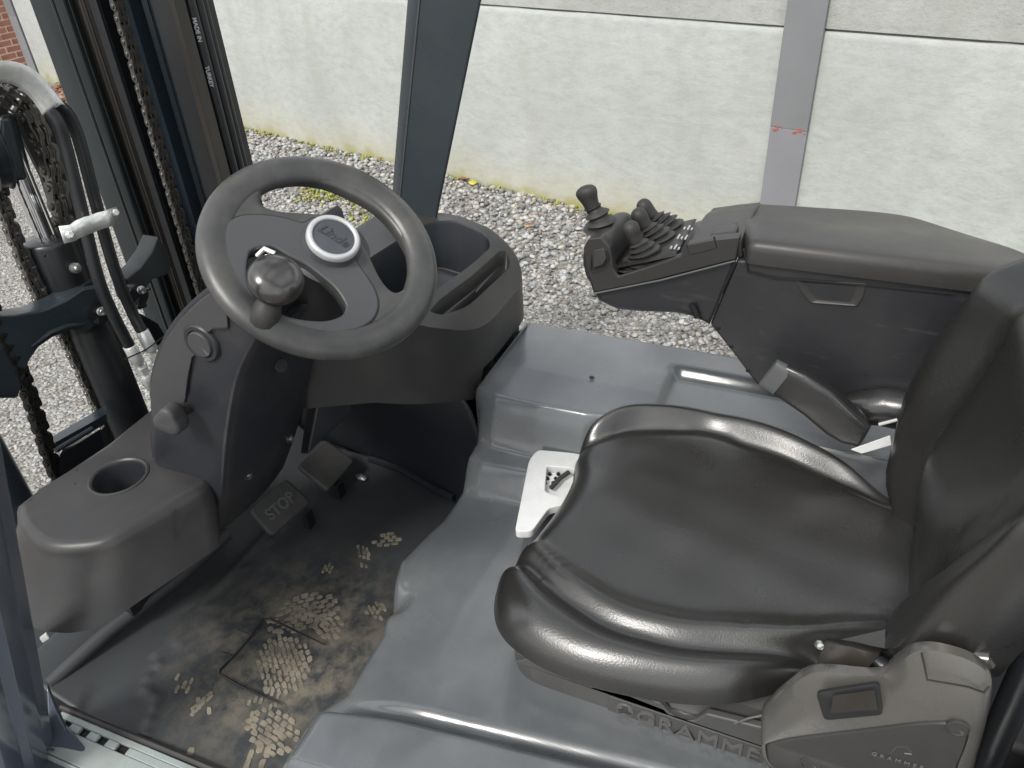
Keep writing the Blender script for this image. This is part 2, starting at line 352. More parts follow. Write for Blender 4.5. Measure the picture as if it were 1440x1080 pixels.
post = [o for o in wall.children if o.name.startswith('steel_post')][0]
b = B()
for i in range(16):
    t = random.choice((-1, 1)) * random.uniform(.02, .095); z = .083 + random.uniform(-.016, .010); w_ = random.uniform(.004, .014)
    c = [Wp(t + math.cos(a) * w_ * random.uniform(.5, 1), .0302, z + math.sin(a) * w_ * .5) for a in [k * math.pi / 4 for k in range(8)]]
    b.prism(c, WN * .0006)
obj('red_mark', b, 'redpaint', post)
# mortar smear on the left panel beside the post
# far brick wall beyond the end post
bw = empty('brick_wall', (6.8, 10.35, GZ), 'red brick wall with pale mortar past the end of the concrete wall', 'wall')
obj('mortar_bed', B().box((6.0, 10.31, GZ), (8.4, 10.5, .9)), 'mortar', bw)
bm_ = None; r_ = 0
for i in range(18):
    z = GZ + .01 + i * .076
    for j in range(10):
        x = 6.05 + j * .225 + (.1125 if i % 2 else 0)
        if bm_ is None:
            bm_ = obj('brick', B().box((-.102, -.012, 0), (.102, .01, .059)), 'brick', bw, bevel=.004, seg=1); first = bm_
            first.matrix_parent_inverse = parent_mw(bw).inverted(); first.matrix_basis = Matrix.Translation((x, 10.31, z))
        else: copyobj(first, bw, Matrix.Translation((x + random.uniform(-.003, .003), 10.31 + random.uniform(-.003, .003), z)))

# gravel
def ico():
    p = (1 + 5 ** .5) / 2
    v = np.array([(-1, p, 0), (1, p, 0), (-1, -p, 0), (1, -p, 0), (0, -1, p), (0, 1, p), (0, -1, -p), (0, 1, -p), (p, 0, -1), (p, 0, 1), (-p, 0, -1), (-p, 0, 1)], float)
    v /= np.linalg.norm(v[0])
    f = np.array([(0, 11, 5), (0, 5, 1), (0, 1, 7), (0, 7, 10), (0, 10, 11), (1, 5, 9), (5, 11, 4), (11, 10, 2), (10, 7, 6), (7, 1, 8), (3, 9, 4), (3, 4, 2), (3, 2, 6), (3, 6, 8), (3, 8, 9), (4, 9, 5), (2, 4, 11), (6, 2, 10), (8, 6, 7), (9, 8, 1)])
    return v, f
IV, IF = ico()
def stones(name, cen, rad, tint, flat=.6):
    n = len(cen); V = IV[None] * (1 + rng.uniform(-.25, .25, (n, 12, 1)))
    ax = rng.uniform(.7, 1.35, (n, 1, 3)); ax[:, :, 2] *= flat; V = V * ax
    a = rng.uniform(0, 6.283, n); tl = rng.normal(0, .35, n)
    c, s = np.cos(tl)[:, None], np.sin(tl)[:, None]; y, z = V[:, :, 1] * c - V[:, :, 2] * s, V[:, :, 1] * s + V[:, :, 2] * c
    x = V[:, :, 0]; c, s = np.cos(a)[:, None], np.sin(a)[:, None]
    V = np.stack([x * c - y * s, x * s + y * c, z], -1) * rad[:, None, None] + cen[:, None, :]
    F = (IF[None] + (np.arange(n) * 12)[:, None, None]).reshape(-1, 3)
    me = bpy.data.meshes.new(name); me.vertices.add(n * 12); me.vertices.foreach_set('co', V.reshape(-1))
    nf = len(F); me.loops.add(nf * 3); me.loops.foreach_set('vertex_index', F.reshape(-1).astype(np.int32))
    me.polygons.add(nf); me.polygons.foreach_set('loop_start', np.arange(0, nf * 3, 3, dtype=np.int32))
    me.polygons.foreach_set('loop_total', np.full(nf, 3, np.int32)); me.update(calc_edges=True)
    at_ = me.attributes.new('tint', 'FLOAT_COLOR', 'POINT')
    T = np.concatenate([np.repeat(tint, 12, 0), np.ones((n * 12, 1))], 1); at_.data.foreach_set('color', T.reshape(-1))
    me.materials.append(M['stone']); o = bpy.data.objects.new(name, me); col.objects.link(o); return o
def tints(n, lo, hi):
    g_ = rng.uniform(lo, hi, (n, 1)) ** 1.0; pal = np.array([(1, .97, .92), (1, 1, .98), (.95, .97, 1), (1, .93, .84), (.97, .98, .94), (1, .90, .80)])
    return np.clip(g_ * pal[rng.integers(0, 6, n)], 0, 1)
def ts(n, t0, t1, s0, s1):
    t = rng.uniform(t0, t1, n); s = rng.uniform(s0, s1, n)
    return t, s, np.array(W0)[None, :] + t[:, None] * np.array(WD)[None] + s[:, None] * np.array(WN)[None]
n = 19000; t, s, c = ts(n, -2.4, 8.6, .0, 1.35)
keep = rng.random(n) < np.clip((1.5 - s) / .5, 0, 1) * .85 + .15; c = c[keep]; s = s[keep]; n = len(c)
rad = rng.uniform(.007, .023, n) * np.clip(1.15 - s * .25, .5, 2); c[:, 2] = GZ + rad * rng.uniform(-.1, .75, n)
o = stones('gravel', c, rad, tints(n, .14, .46)); tag(o, 'coarse loose pale gravel heaped along the foot of the concrete wall', kind='stuff')
n = 62000; t, s, c = ts(n, -2.0, 6.5, .9, 4.3)
rad = rng.uniform(.0045, .0105, n) * (1 + .5 * rng.random(n) ** 6); c[:, 2] = GZ + rad * rng.uniform(-.35, .25, n)
o = stones('fine_gravel', c, rad, tints(n, .20, .45), .55); tag(o, 'fine compacted gravel and grit covering the yard', kind='stuff')
# moss and leaves
def mossy(pts, spread, n, name, label):
    P = np.array(pts)[rng.integers(0, len(pts), n)] + np.c_[rng.normal(0, spread, (n, 2)), np.zeros(n)]
    rad = rng.uniform(.005, .013, n); P[:, 2] = GZ + rng.uniform(.004, .022, n)
    tt = np.array([(.20, .24, .03), (.26, .22, .06), (.16, .13, .05), (.30, .34, .03)])[rng.integers(0, 4, n)]
    o = stones(name, P, rad, tt, .7); tag(o, label, kind='stuff')
mossy([(4.5301,3.6926,-0.65), (4.4466,3.5568,-0.65), (4.4238,3.4279,-0.65), (4.3674,3.6276,-0.65)], .055, 240, 'moss', 'yellow green moss patch among the gravel seen through the steering wheel')
P = []
for i in range(90):
    t = random.uniform(-.5, 5.6); p = Wp(t, random.uniform(.01, .05), GZ); P.append(tuple(p))
mossy(P, .02, 700, 'moss', 'yellow green moss line at the foot of the concrete wall')
mossy([(4.3236,3.1786,-0.65), (4.2528,3.0449,-0.65), (4.1273,3.0231,-0.65)], .06, 90, 'moss', 'brown green moss patch between the wheel rim and its hub')
def leaf(p, s, rot, m, label):
    loop = [(-1, 0), (-.7, .35), (-.2, .55), (.35, .45), (.75, .18), (1.05, 0), (.75, -.2), (.3, -.5), (-.2, -.55), (-.7, -.3)]
    c, s_ = math.cos(rot), math.sin(rot)
    V = [(p[0] + s * (x * c - y * s_), p[1] + s * (x * s_ + y * c), p[2] + .028 + .25 * s * abs(y) + .15 * s * x * x) for x, y in loop]
    b = B(); V2 = V + [(p[0], p[1], p[2] + .026)]
    b.add(V2, [(i, (i + 1) % 10, 10) for i in range(10)])
    o = obj('fallen_leaf', b, m, solid=.001); tag(o, label, 'leaf', 'fallen leaves by the wall')
leaf((4.9275,2.5347,-0.65), .055, .4, 'leafy', 'bright yellow fallen leaf on gravel at the wall foot right of the front pillar')
leaf((5.0078,2.6387,-0.65), .045, 1.9, 'leafb', 'orange brown fallen leaf just left of the bright yellow leaf')
leaf((5.2778,3.5389,-0.65), .045, 1.2, 'leafb', 'orange fallen leaf at the wall foot just left of the front pillar')
leaf((4.326,1.8404,-0.65), .035, 2.2, 'leafb', 'reddish brown leaf lying in the open gravel right of the storage bin')
n = 260; c0 = np.array([(6.3712,8.4,-0.65), (6.1966,8.0433,-0.65), (6.5139,8.6581,-0.65)])[rng.integers(0, 3, n)]
P = c0 + np.c_[rng.normal(0, .16, (n, 2)), np.zeros(n)]; P[:, 2] = GZ + .02 + .02 * rng.random(n)
o = stones('leaf_litter', P, rng.uniform(.015, .035, n), np.array([(.25, .10, .06), (.35, .2, .12), (.16, .08, .05)])[rng.integers(0, 3, n)], .25)
tag(o, 'reddish brown leaf litter in the far corner by the end post', kind='stuff')

# ---------------------------------------------------------------- the forklift
fk = empty('forklift', (.95, .4, GZ), 'dark grey forklift truck with open cab, black vinyl seat, steering wheel and armrest levers', 'forklift')

# bonnet and right fender: one moulded body, z = h(x, y)
def yfront(x):
    return np.interp(x, [.38, .41, .52, .57, .70, .79, .86, .99, 1.12, 1.19, 1.21, 1.5], [.60, .63, .645, .612, .618, .655, .674, .648, .643, .642, .66, .664])
def hoodz(x, y):
    z = .247 + .012 * sst(y, .2, .5) * 0 - .03 * sst(y, .45, .66) * sst(x, 1.2, 1.0)
    xb = np.interp(y, [-.6, .15, .3, .4, .5, .6, .68], [1.22, 1.215, 1.195, 1.172, 1.168, 1.172, 1.205])
    z = z + .062 * sst(x - xb, -.115, -.065) + .108 * sst(x - xb, -.03, .022) + .03 * sst(y, .45, .66) * sst(x, 1.2, 1.0) * 0
    zf = .42 + .004 * np.sin(x * 9)
    z = np.minimum(z, zf)
    z = z - .022 * sst(x, 1.235, 1.262) * sst(-x, -1.425, -1.395) * sst(-y, -.285, -.255)
    z = z + .012 * sst(x, 1.275, 1.29) * sst(-x, -1.39, -1.375) * sst(-y, -.262, -.245) * 0
    xl = np.interp(y, [-.6, .11, .32, .58, .66], [.66, .60, .572, .538, .515])
    blk = sst(-(x - xl), .004, .04) * sst(-y, -.64, -.585)
    z = z + .058 * blk - .008 * np.exp(-((x - xl - .012) / .010) ** 2) * sst(-y, -.6, -.5)
    z = z - .05 * np.exp(-((x - .775) / .028) ** 2) * sst(y, .585, .655)             # scooped corner at the front edge
    z = z + .010 * sst(y, .30, .5) * np.exp(-((x - .93) / .12) ** 2)
    z = z + .0004 * np.sin(x * 31 + 3 * np.sin(y * 17)) * np.sin(y * 23 + 2) * sst(-x, -1.15, -1.05)
    z = z - .05 * sst(-x, -.425, -.39) ** 1.5                                        # left edge rolls over
    return z
nx, ny = 300, 240
xs = np.linspace(.385, 1.5, nx); V = []; F = []
tt = np.concatenate([[0, 0, .004, .012, .022], np.linspace(.03, 1, ny - 5)]); 
yf = yfront(xs)
for j in range(ny):
    y = yf - tt[j] * (yf + .62); z = hoodz(xs, y)
    d = tt[j] * (yf + .62)
    roll = .024; q = np.clip(1 - d / roll, 0, 1); z = z - roll * (1 - np.sqrt(np.maximum(0, 1 - q * q)))
    de = 1.5 - xs; q = np.clip(1 - de / .012, 0, 1); z = z - .012 * (1 - np.sqrt(np.maximum(0, 1 - q * q)))
    if j == 0: z = np.full(nx, -.06)
    V += list(zip(xs.tolist(), y.tolist(), z.tolist()))
for j in range(ny - 1):
    for i in range(nx - 1): a = j * nx + i; F.append((a, a + nx, a + nx + 1, a + 1))
b = B().add(V, F)
n0 = len(b.V)                              # left and right skirts
for i, zz in ((0, -.05), (nx - 1, -.25)):
    o0 = len(b.V); idx = [j * nx + i for j in range(ny)]
    b.V += [(b.V[k][0], b.V[k][1], zz) for k in idx]
    for j in range(ny - 1): b.F.append((idx[j], idx[j + 1], o0 + j + 1, o0 + j))
body = obj('bonnet', b, 'hood', fk, ang=60)
obj('drain_hole', B().lathe([(.0, 0), (.0055, 0), (.0055, .0012), (0, .0012)], (1.3081,0.4261,0.421), (0, 0, 1), 14), 'black', body)
tag(body, 'glossy grey moulded bonnet with the right fender')

# floor, bulkhead, side sill
fl = obj('cab_floor', B().box((.40, .3, -.06), (1.5, 1.5, -.006)), 'blackpaint', fk)
obj('bulkhead', B().box((.62, 1.36, -.05), (1.5, 1.40, .28)), 'black', fk)
obj('floor_corner', B().box((.31, 1.14, -.08), (.47, 1.5, -.012)), 'blackpaint', fk)
obj('wheel_housing', B().box((1.345, .672, -.3), (1.498, 1.3, .41)), 'liner', fk, bevel=.01)
b = B(); P0 = [(0.4441,1.2465,0.012), (0.3931,1.0303,0.012), (0.3823,0.7493,0.012), (0.3548,0.8179,0.012)]
sl_ = B()
a0 = Vector((0.437,1.2224,0.012)); a1 = Vector((.455, .62, .012)); dirs = (a1 - a0); L_ = dirs.length; dn = dirs.normalized(); sd_ = Vector((dn.y, -dn.x, 0)); sd_ = -sd_ if sd_.x > 0 else sd_
def sp(t, s, z): v = a0 + dn * t + sd_ * s; return (v.x, v.y, z)
slots = [(.022, .040), (.066, .088), (.112, .134), (.16, .185)]
prof = [(0, .016), (.004, .014), (.014, .012)]
edge = [0]; [edge.extend(s_) for s_ in slots]; edge.append(L_)
def sbox(b, t0, t1, s0, s1, z0, z1): return b.hexa([sp(t0, s0, z0), sp(t1, s0, z0), sp(t1, s1, z0), sp(t0, s1, z0), sp(t0, s0, z1), sp(t1, s0, z1), sp(t1, s1, z1), sp(t0, s1, z1)])
sbox(sl_, 0, L_, 0, .012, .004, .013); sbox(sl_, 0, L_, .027, .075, .004, .0125); sbox(sl_, 0, L_, .0755, .080, -.10, .0125)
for i in range(0, len(edge), 2): sbox(sl_, edge[i], edge[i + 1], .012, .027, .004, .0128)
sill = obj('door_sill', sl_, 'sill', fk, bevel=.002)
obj('seal_strip', B().tube([sp(-.01, -.006, .012), sp(L_ / 2, -.007, .014), sp(L_, -.006, .012)], .006, 8), 'rubber', sill)
obj('sill_box', sbox(B(), -.02, L_, .012, .074, -.10, .003), 'black', sill)
b = sbox(B(), .03, L_, .0815, .15, -.14, -.03); obj('step_side', b, 'framelit', fk, bevel=.006)

# rubber floor mat (rests on the floor)
mtE = empty('floor_mat', (.85, .9, 0), 'black rubber floor mat with tan muddy boot prints in the foot well', 'floor mat')
xs2 = np.linspace(.425, 1.33, 110); ys2 = np.linspace(.56, 1.345, 110); V = []; F = []
gl = [((0.4627,1.0355,0), (0.5298,1.0703,0), (0.5459,1.1166,0), (0.6502,1.1315,0), (0.9413,1.1305,0), (1.0882,1.1374,0))]
GP = [Vector(p) for p in spline(gl[0], 8)]
for y in ys2:
    for x in xs2:
        z = .002 + .10 * float(sst(y, 1.17, 1.36)) * .6
        if abs(x - .75) < .5 and y > .9:
            d = min((Vector((x, y, 0)) - p).length for p in GP[::3])
            z += .0055 * math.exp(-(d / .009) ** 2)
        z += .004 * math.exp(-((y - 1.155) / .01) ** 2) * (x > .60)
        lim = .455 if y < 1.2 else .455 + (y - 1.2) * .2
        V.append((max(x, a0.x + (y - a0.y) * dn.x / dn.y if False else x), y, z))
for j in range(109):
    for i in range(109): a = j * 110 + i; F.append((a, a + 1, a + 111, a + 110))
keepF = []
for f in F:
    c = sum((Vector(V[k]) for k in f), Vector()) / 4
    t_ = (c - a0).dot(dn); s_ = (c - a0).dot(sd_)
    if s_ < -.012: keepF.append(f)
obj('mat_sheet', B().add(V, keepF), 'mat', mtE, solid=.003, soff=0, ang=60)
obj('rolled_edge', B().tube([(0.465,1.2815,0.03), (0.5917,1.2526,0.05), (0.7592,1.2107,0.06), (0.9021,1.1878,0.07)], .016, 10), 'mat', mtE)
# wire loop handle on the mat
hw = [(0.7538,0.8196,0.016), (0.7589,0.8915,0.018), (0.7652,0.9709,0.019), (0.7597,0.9844,0.017), (0.7197,0.984,0.013), (0.6647,0.9861,0.012), (0.6265,0.9908,0.012), (0.618,0.9853,0.012), (0.61,0.9217,0.014), (0.6082,0.8212,0.013)]
obj('wire_handle', B().tube(hw, [.0012, .0022, .0028, .0028, .0026, .0024, .0024, .0024, .0032, .0012], 8), 'blackpaint', mtE)
obj('clip', B().tube([(0.7193,1.0257,0.013), (0.7178,0.9917,0.014)], .0015, 6), 'blackpaint', mtE)
obj('clip', B().tube([(0.6617,1.0208,0.013), (0.6615,0.9902,0.014)], .0015, 6), 'blackpaint', mtE)
# dried mud in boot tread blocks
b = B()
def hitmat(px): return px
def tread(cx, cy, rx_, ry_, ang, cell, keep, arc=0, hh=.0013):
    ca, sa = math.cos(ang), math.sin(ang)
    nu, nv = int(2 * rx_ / cell) + 1, int(2 * ry_ / (cell * .62)) + 1
    for i in range(nu):
        for j in range(nv):
            u = -rx_ + (i + .5 + (.5 if j % 2 else 0)) * cell; v = -ry_ + (j + .5) * cell * .62
            if (u / rx_) ** 2 + (v / ry_) ** 2 > 1 or random.random() > keep: continue
            v += arc * (u / rx_) ** 2 * ry_
            k = []; w_, h_ = cell * random.uniform(.40, .62), cell * .62 * random.uniform(.38, .62); u += random.uniform(-.12, .12) * cell; v += random.uniform(-.1, .1) * cell
            m_ = 7
            for q in range(m_):
                a = 2 * math.pi * q / m_ + .3; r = random.uniform(.82, 1.15)
                uu = u + w_ * r * math.copysign(abs(math.cos(a)) ** .6, math.cos(a)); vv = v + h_ * r * math.copysign(abs(math.sin(a)) ** .6, math.sin(a))
                k.append((cx + uu * ca - vv * sa, cy + uu * sa + vv * ca))
            x0 = sum(p[0] for p in k) / m_; y0 = sum(p[1] for p in k) / m_
            if (Vector((x0, y0, 0)) - a0).dot(sd_) > -.02: continue
            top = [(x0 + (x - x0) * .8, y0 + (y - y0) * .8, .0022 + hh * random.uniform(.5, 1)) for x, y in k]
            b.loft([[(x, y, .0025) for x, y in k], [(x, y, z + .0022) for x, y, z in top]])
for px, rx_, ry_, ang, cell, kp, arc in [((0.8162,0.9228,0), .078, .050, 2.3, .020, .98, .35), ((0.8066,0.8523,0), .045, .028, 1.2, .018, .97, .3), ((0.6906,0.8818,0), .075, .055, .9, .017, .98, 0), ((0.6024,0.8633,0), .03, .03, .5, .017, .6, 0), ((1.0714,0.8624,0), .035, .022, 2.1, .018, .9, 0), ((1.0016,0.8852,0), .045, .016, .7, .015, .75, 0), ((0.9434,0.9461,0), .018, .012, .3, .013, .9, 0), ((0.8774,0.7736,0), .03, .022, 1.0, .015, .75, 0), ((0.5723,1.049,0), .035, .025, .3, .018, .6, 0), ((0.5569,0.9796,0), .03, .012, 2.9, .017, .85, .5), ((0.5601,0.8081,0), .06, .04, 1.4, .018, .92, 0), ((0.5131,0.8045,0), .03, .02, .4, .022, .9, 0), ((0.4576,0.9299,0), .022, .014, .4, .022, .8, 0), ((0.5447,0.9687,0), .03, .018, .8, .016, .5, 0)]:
    tread(px[0], px[1], rx_, ry_, ang, cell, kp, arc)
mud = obj('dried_mud', b, 'mud', None, ang=20)
tag(mud, 'dried tan mud in boot tread blocks on the black floor mat', kind='stuff')
# scrap of foil
b = B().add([(1.2466,1.0682,0.006), (1.2495,1.0486,0.012), (1.2492,1.0291,0.008), (1.2264,1.0225,0.014), (1.232,1.0498,0.006)], [(0, 1, 4), (1, 3, 4), (1, 2, 3)])
tag(obj('foil_scrap', b, 'foil', solid=.0006), 'small crumpled silver foil scrap on the mat beside the right pedal', 'scrap')

# wheel arch liner
rows = [[(1.36, 1.3, -.004), (1.345, 1.15, -.004), (1.325, 1.0, -.004), (1.285, .87, -.004), (1.24, .75, -.004), (1.2, .64, -.004)],
        [(1.34, 1.3, .06), (1.325, 1.13, .05), (1.30, .98, .05), (1.265, .85, .05), (1.24, .74, .06), (1.21, .64, .08)],
        [(1.30, 1.28, .18), (1.29, 1.1, .16), (1.275, .94, .15), (1.26, .82, .15), (1.25, .73, .16), (1.225, .65, .2)],
        [(1.20, 1.26, .32), (1.20, 1.06, .34), (1.20, .91, .30), (1.225, .8, .28), (1.24, .725, .27), (1.235, .675, .29)],
        [(1.02, 1.2, .44), (1.04, 1.02, .46), (1.12, .93, .42), (1.19, .83, .385), (1.23, .76, .36), (1.245, .70, .355)]]
ln = obj('wheel_arch_liner', B().grid(rows), 'liner', fk, sub=2, solid=.004)
obj('liner_bolt', B().lathe([(0, 0), (.007, 0), (.007, .003), (.004, .006), (0, .006)], (1.262,0.7119,0.1386), (-1, -.2, .3), 14), 'bolt', ln)
obj('liner_rib', B().tube([(1.312, 1.06, .012), (1.295, .95, .02), (1.262, .84, .02), (1.235, .76, .03)], .010, 8), 'liner', ln)

# storage bin on the right of the dash
def rr(pts, r, k=5):       # rounded polygon in plan: list of (x, y) -> list
    o = []; n = len(pts)
    for i in range(n):
        p = Vector(pts[i]); a = Vector(pts[i - 1]); c = Vector(pts[(i + 1) % n]); q = r[i] if isinstance(r, (list, tuple)) else r
        u = (a - p).normalized(); v = (c - p).normalized(); q = min(q, (a - p).length * .48, (c - p).length * .48)
        s, e = p + u * q, p + v * q
        for t in range(k + 1): t /= k; o.append(s * (1 - t) ** 2 + p * 2 * t * (1 - t) + e * t * t)
    return o
def binz(x, y): return float(-.010 * sst(x, 1.527, 1.546) - .008 * sst(y, 1.015, 1.04) + np.interp(y, [.62, .66, .69, .72, .76, .83, 1.06], [.48, .528, .575, .606, .635, .655, .662]))
def dense(L, st=.012):
    o = []; L = [Vector(p) for p in L]
    for i, p in enumerate(L):
        q = L[(i + 1) % len(L)]; k = max(1, int((q - p).length / st)); o += [p.lerp(q, j / k) for j in range(k)]
    return o
ring = rr([(.985, .93), (1.10, .715), (1.25, .655), (1.545, .655), (1.545, .99), (1.40, 1.04), (.985, 1.04)], [.01, .1, .1, .09, .08, .06, .01], 7)
ring = dense(ring)
def lp(r_, z=None, dz=0, sc=1, cx=1.27, cy=.83): return [(cx + (p.x - cx) * sc, cy + (p.y - cy) * sc, (binz(p.x, p.y) + dz) if z is None else z) for p in r_]
def botz(p):
    x, y = p.x, p.y
    return float(np.interp(x, [.985, 1.05, 1.15, 1.235, 1.25, 1.6], [.44, .44, .40, .358, .425, .43])) if y < .95 else .40
loops = [[(p.x, p.y, botz(p)) for p in ring], [(x, y, max(botz(Vector((x, y))) + .02, z)) for x, y, z in lp(ring, dz=-.03)], lp(ring, dz=-.004), lp(ring, dz=0)]
# cavities: main bin and side tray, built as dished wells cut into the top
main = rr([(1.46, .888), (1.503, .84), (1.502, .745), (1.475, .727), (1.36, .729), (1.20, .743), (1.06, .762), (1.055, .81), (1.24, .912)], [.03, .03, .02, .02, .05, .05, .02, .03, .03], 4)
main = dense(main)
tray = rr([(1.49, .712), (1.512, .703), (1.485, .683), (1.26, .688), (1.185, .705), (1.165, .722), (1.21, .724), (1.35, .715)], [.01, .01, .02, .03, .02, .006, .01, .02], 4)
tray = dense(tray)
from mathutils.geometry import delaunay_2d_cdt
def inside(p, L):
    c = False; n_ = len(L); x, y = p[0], p[1]
    for i in range(n_):
        a, b_ = L[i - 1], L[i]
        if (a[1] > y) != (b_[1] > y) and x < (b_[0] - a[0]) * (y - a[1]) / (b_[1] - a[1]) + a[0]: c = not c
    return c
rin = [Vector((p[0], p[1])) for p in lp(ring, z=0)]; mi_ = [Vector((p.x, p.y)) for p in main]; ti_ = [Vector((p.x, p.y)) for p in tray]
vs = []; es = []
for L in (rin, mi_, ti_):
    o_ = len(vs); vs += L; es += [(o_ + i, o_ + (i + 1) % len(L)) for i in range(len(L))]
for i in range(48):
    for j in range(34):
        q = Vector((.99 + i * .0117 + .004 * (j % 2), .66 + j * .0115))
        if inside(q, rin) and not inside(q, mi_) and not inside(q, ti_): vs.append(q)
vo, eo, fo, *_r = delaunay_2d_cdt(vs, es, [], 0, 1e-5)
fo = [f for f in fo if (lambda c: inside(c, rin) and not inside(c, mi_) and not inside(c, ti_))(sum((vo[i] for i in f), Vector((0, 0))) / len(f))]
tpb = B().add([(p.x, p.y, binz(p.x, p.y)) for p in vo], fo)
binE = obj('storage_bin', B().loft(loops, caps=False), 'dash', fk, ang=50)
obj('bin_top', tpb, 'dash', binE, ang=80)
def well(loop, depth, r=.006, taper=.93):
    cx = sum(p.x for p in loop) / len(loop); cy = sum(p.y for p in loop) / len(loop)
    def L(sc, dz): return [(cx + (p.x - cx) * sc, cy + (p.y - cy) * sc, binz(p.x, p.y) + dz) for p in loop]
    return B().loft([L(1, .0), L(.995, -.002), L(.985, -.006), L(taper + .02, -depth * .9), L(taper - .02, -depth), L(.5, -depth), L(.01, -depth)], caps=False)
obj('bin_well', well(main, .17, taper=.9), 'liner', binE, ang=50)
obj('tray_well', well(tray, .035, taper=.9), 'dash', binE, ang=50)
# inner divider with cup recess
dq = spline([(1.2836,0.8089,0.61),(1.3377,0.81,0.61),(1.3467,0.781,0.61),(1.3389,0.7472,0.61),(1.3364,0.7321,0.61)], 4); dw = [Vector((p.x, p.y, .61)) for p in dq]
dv = obj('bin_divider', B().loft([[p + Vector((0, 0, -.13)) for p in dw] + [p + Vector((-.004, .007, -.13)) for p in dw[::-1]], dw + [p + Vector((-.004, .007, 0)) for p in dw[::-1]]]), 'dash', binE, bevel=.002)
obj('cup_recess', B().prism([p + Vector((0, 0, -.006)) for p in dw] + [Vector((1.2934,0.7284,0.604)), Vector((1.2468,0.7468,0.604)), Vector((1.2313,0.7639,0.604))], (0, 0, -.004)), 'column', dv)
for o_ in (binE,): pass
# lower left trim beside the column
b = B().loft([[(1.029,0.9,0.528), (0.9524,0.93,0.3421), (1.0031,1,0.2827), (1.1096,1,0.4574)], [(1.075, .85, .55), (1.075, .89, .38), (1.075, .98, .38), (1.075, .98, .55)]])
obj('bin_skirt', b, 'column', fk, bevel=.006)

# left console with cup holder
top = [Vector(p) for p in [(0.748,0.9715,0.45),(0.7207,0.9507,0.45),(0.6567,0.9705,0.45),(0.5973,0.9916,0.45),(0.546,1.0121,0.45),(0.5168,1.0541,0.45),(0.4995,1.1047,0.45),(0.5044,1.1512,0.45),(0.5232,1.2062,0.45),(0.5511,1.2471,0.45),(0.6029,1.2513,0.45),(0.6557,1.2439,0.45),(0.7512,1.2343,0.45),(0.8672,1.2367,0.45),(0.9615,1.2262,0.45)]]
top = [Vector(p) for p in spline([(p.x, p.y, p.z) for p in top[1:10]], 3)] + top[10:] + [top[0]]
ctr_ = Vector((.70, 1.11, .45))
def ins(L, d, dz):
    o = []
    for p in L:
        v = (ctr_ - p); v.z = 0; o.append(p + v.normalized() * d + Vector((0, 0, dz)))
    return o
def botc(L):
    o = []
    for p in L:
        near = float(sst(p.y, 1.19, 1.1))
        z = .338
        o.append(Vector((p.x + float(np.interp(p.x, [.48, .52, .55, .60, .66, .74, .9], [-.070, -.080, -.070, -.058, -.045, -.040, 0])), p.y - .02 * near, z)))
    return o
cup = [(0.6792,1.1266,0.45)]
cc = Vector(cup[0] if isinstance(cup[0], tuple) else cup)
rim = [(cc.x + .0465 * math.cos(a), cc.y + .0465 * math.sin(a)) for a in [2 * math.pi * k / 40 for k in range(40)]]
outer2 = [(p.x, p.y) for p in ins(top, .022, 0)]
b = B().loft([botc(top), ins(top, 0, -.030), ins(top, .002, -.016), ins(top, .008, -.005), ins(top, .015, -.001), ins(top, .022, 0)], caps=False)
con = obj('cup_console', b, 'dash', fk, ang=60)
tpc = flat2d('console_top', outer2, [rim], 0, 0, Matrix.Translation((0, 0, .45)), 'dash', con)
cupo = obj('cup_holder', B().lathe([(.0462, -.0005), (.048, .002), (.050, .003), (.053, .002), (.055, -.002), (.054, -.003)], cc, (0, 0, 1), 48, caps=False), 'dash', con)
obj('cup_well', B().lathe([(.0466, .0), (.044, -.006), (.041, -.068), (.037, -.073), (.0, -.073)], cc, (0, 0, 1), 48, caps=False), 'column', cupo)
for q in ((0.665,1.2175,0.4502), (0.6359,1.1881,0.4502), (0.7352,1.0829,0.4502), (0.7456,1.1089,0.4502), (0.5753,1.2282,0.4502)):
    obj('speck_hole', B().lathe([(0, 0), (.0016, 0), (.0016, .0006), (0, .0006)], q, (0, 0, 1), 8), 'black', con)
seam = [(0.8305,1.2,0.4506), (0.8214,1.1835,0.4506), (0.7466,0.9734,0.4506)]
obj('panel_seam', B().tube(seam, .0012, 6), 'black', con)
obj('seam_below', B().tube([(0.6537,0.968,0.4451), (0.6137,0.968,0.3521)], .0008, 6), 'black', con)
# dark ducting under the console
b = B().box((.64, 1.22, .06), (.95, 1.30, .26)); obj('under_console_panel', b, 'black', fk)
tg = obj('cable_tag', B().hexa([(0.4414,1.15,0.2624), (0.4422,1.15,0.2516), (0.4502,1.14,0.2582), (0.4499,1.14,0.2703), (0.4431,1.15,0.2662), (0.4439,1.15,0.2554), (0.452,1.14,0.262), (0.4517,1.14,0.2741)]), 'white', fk)

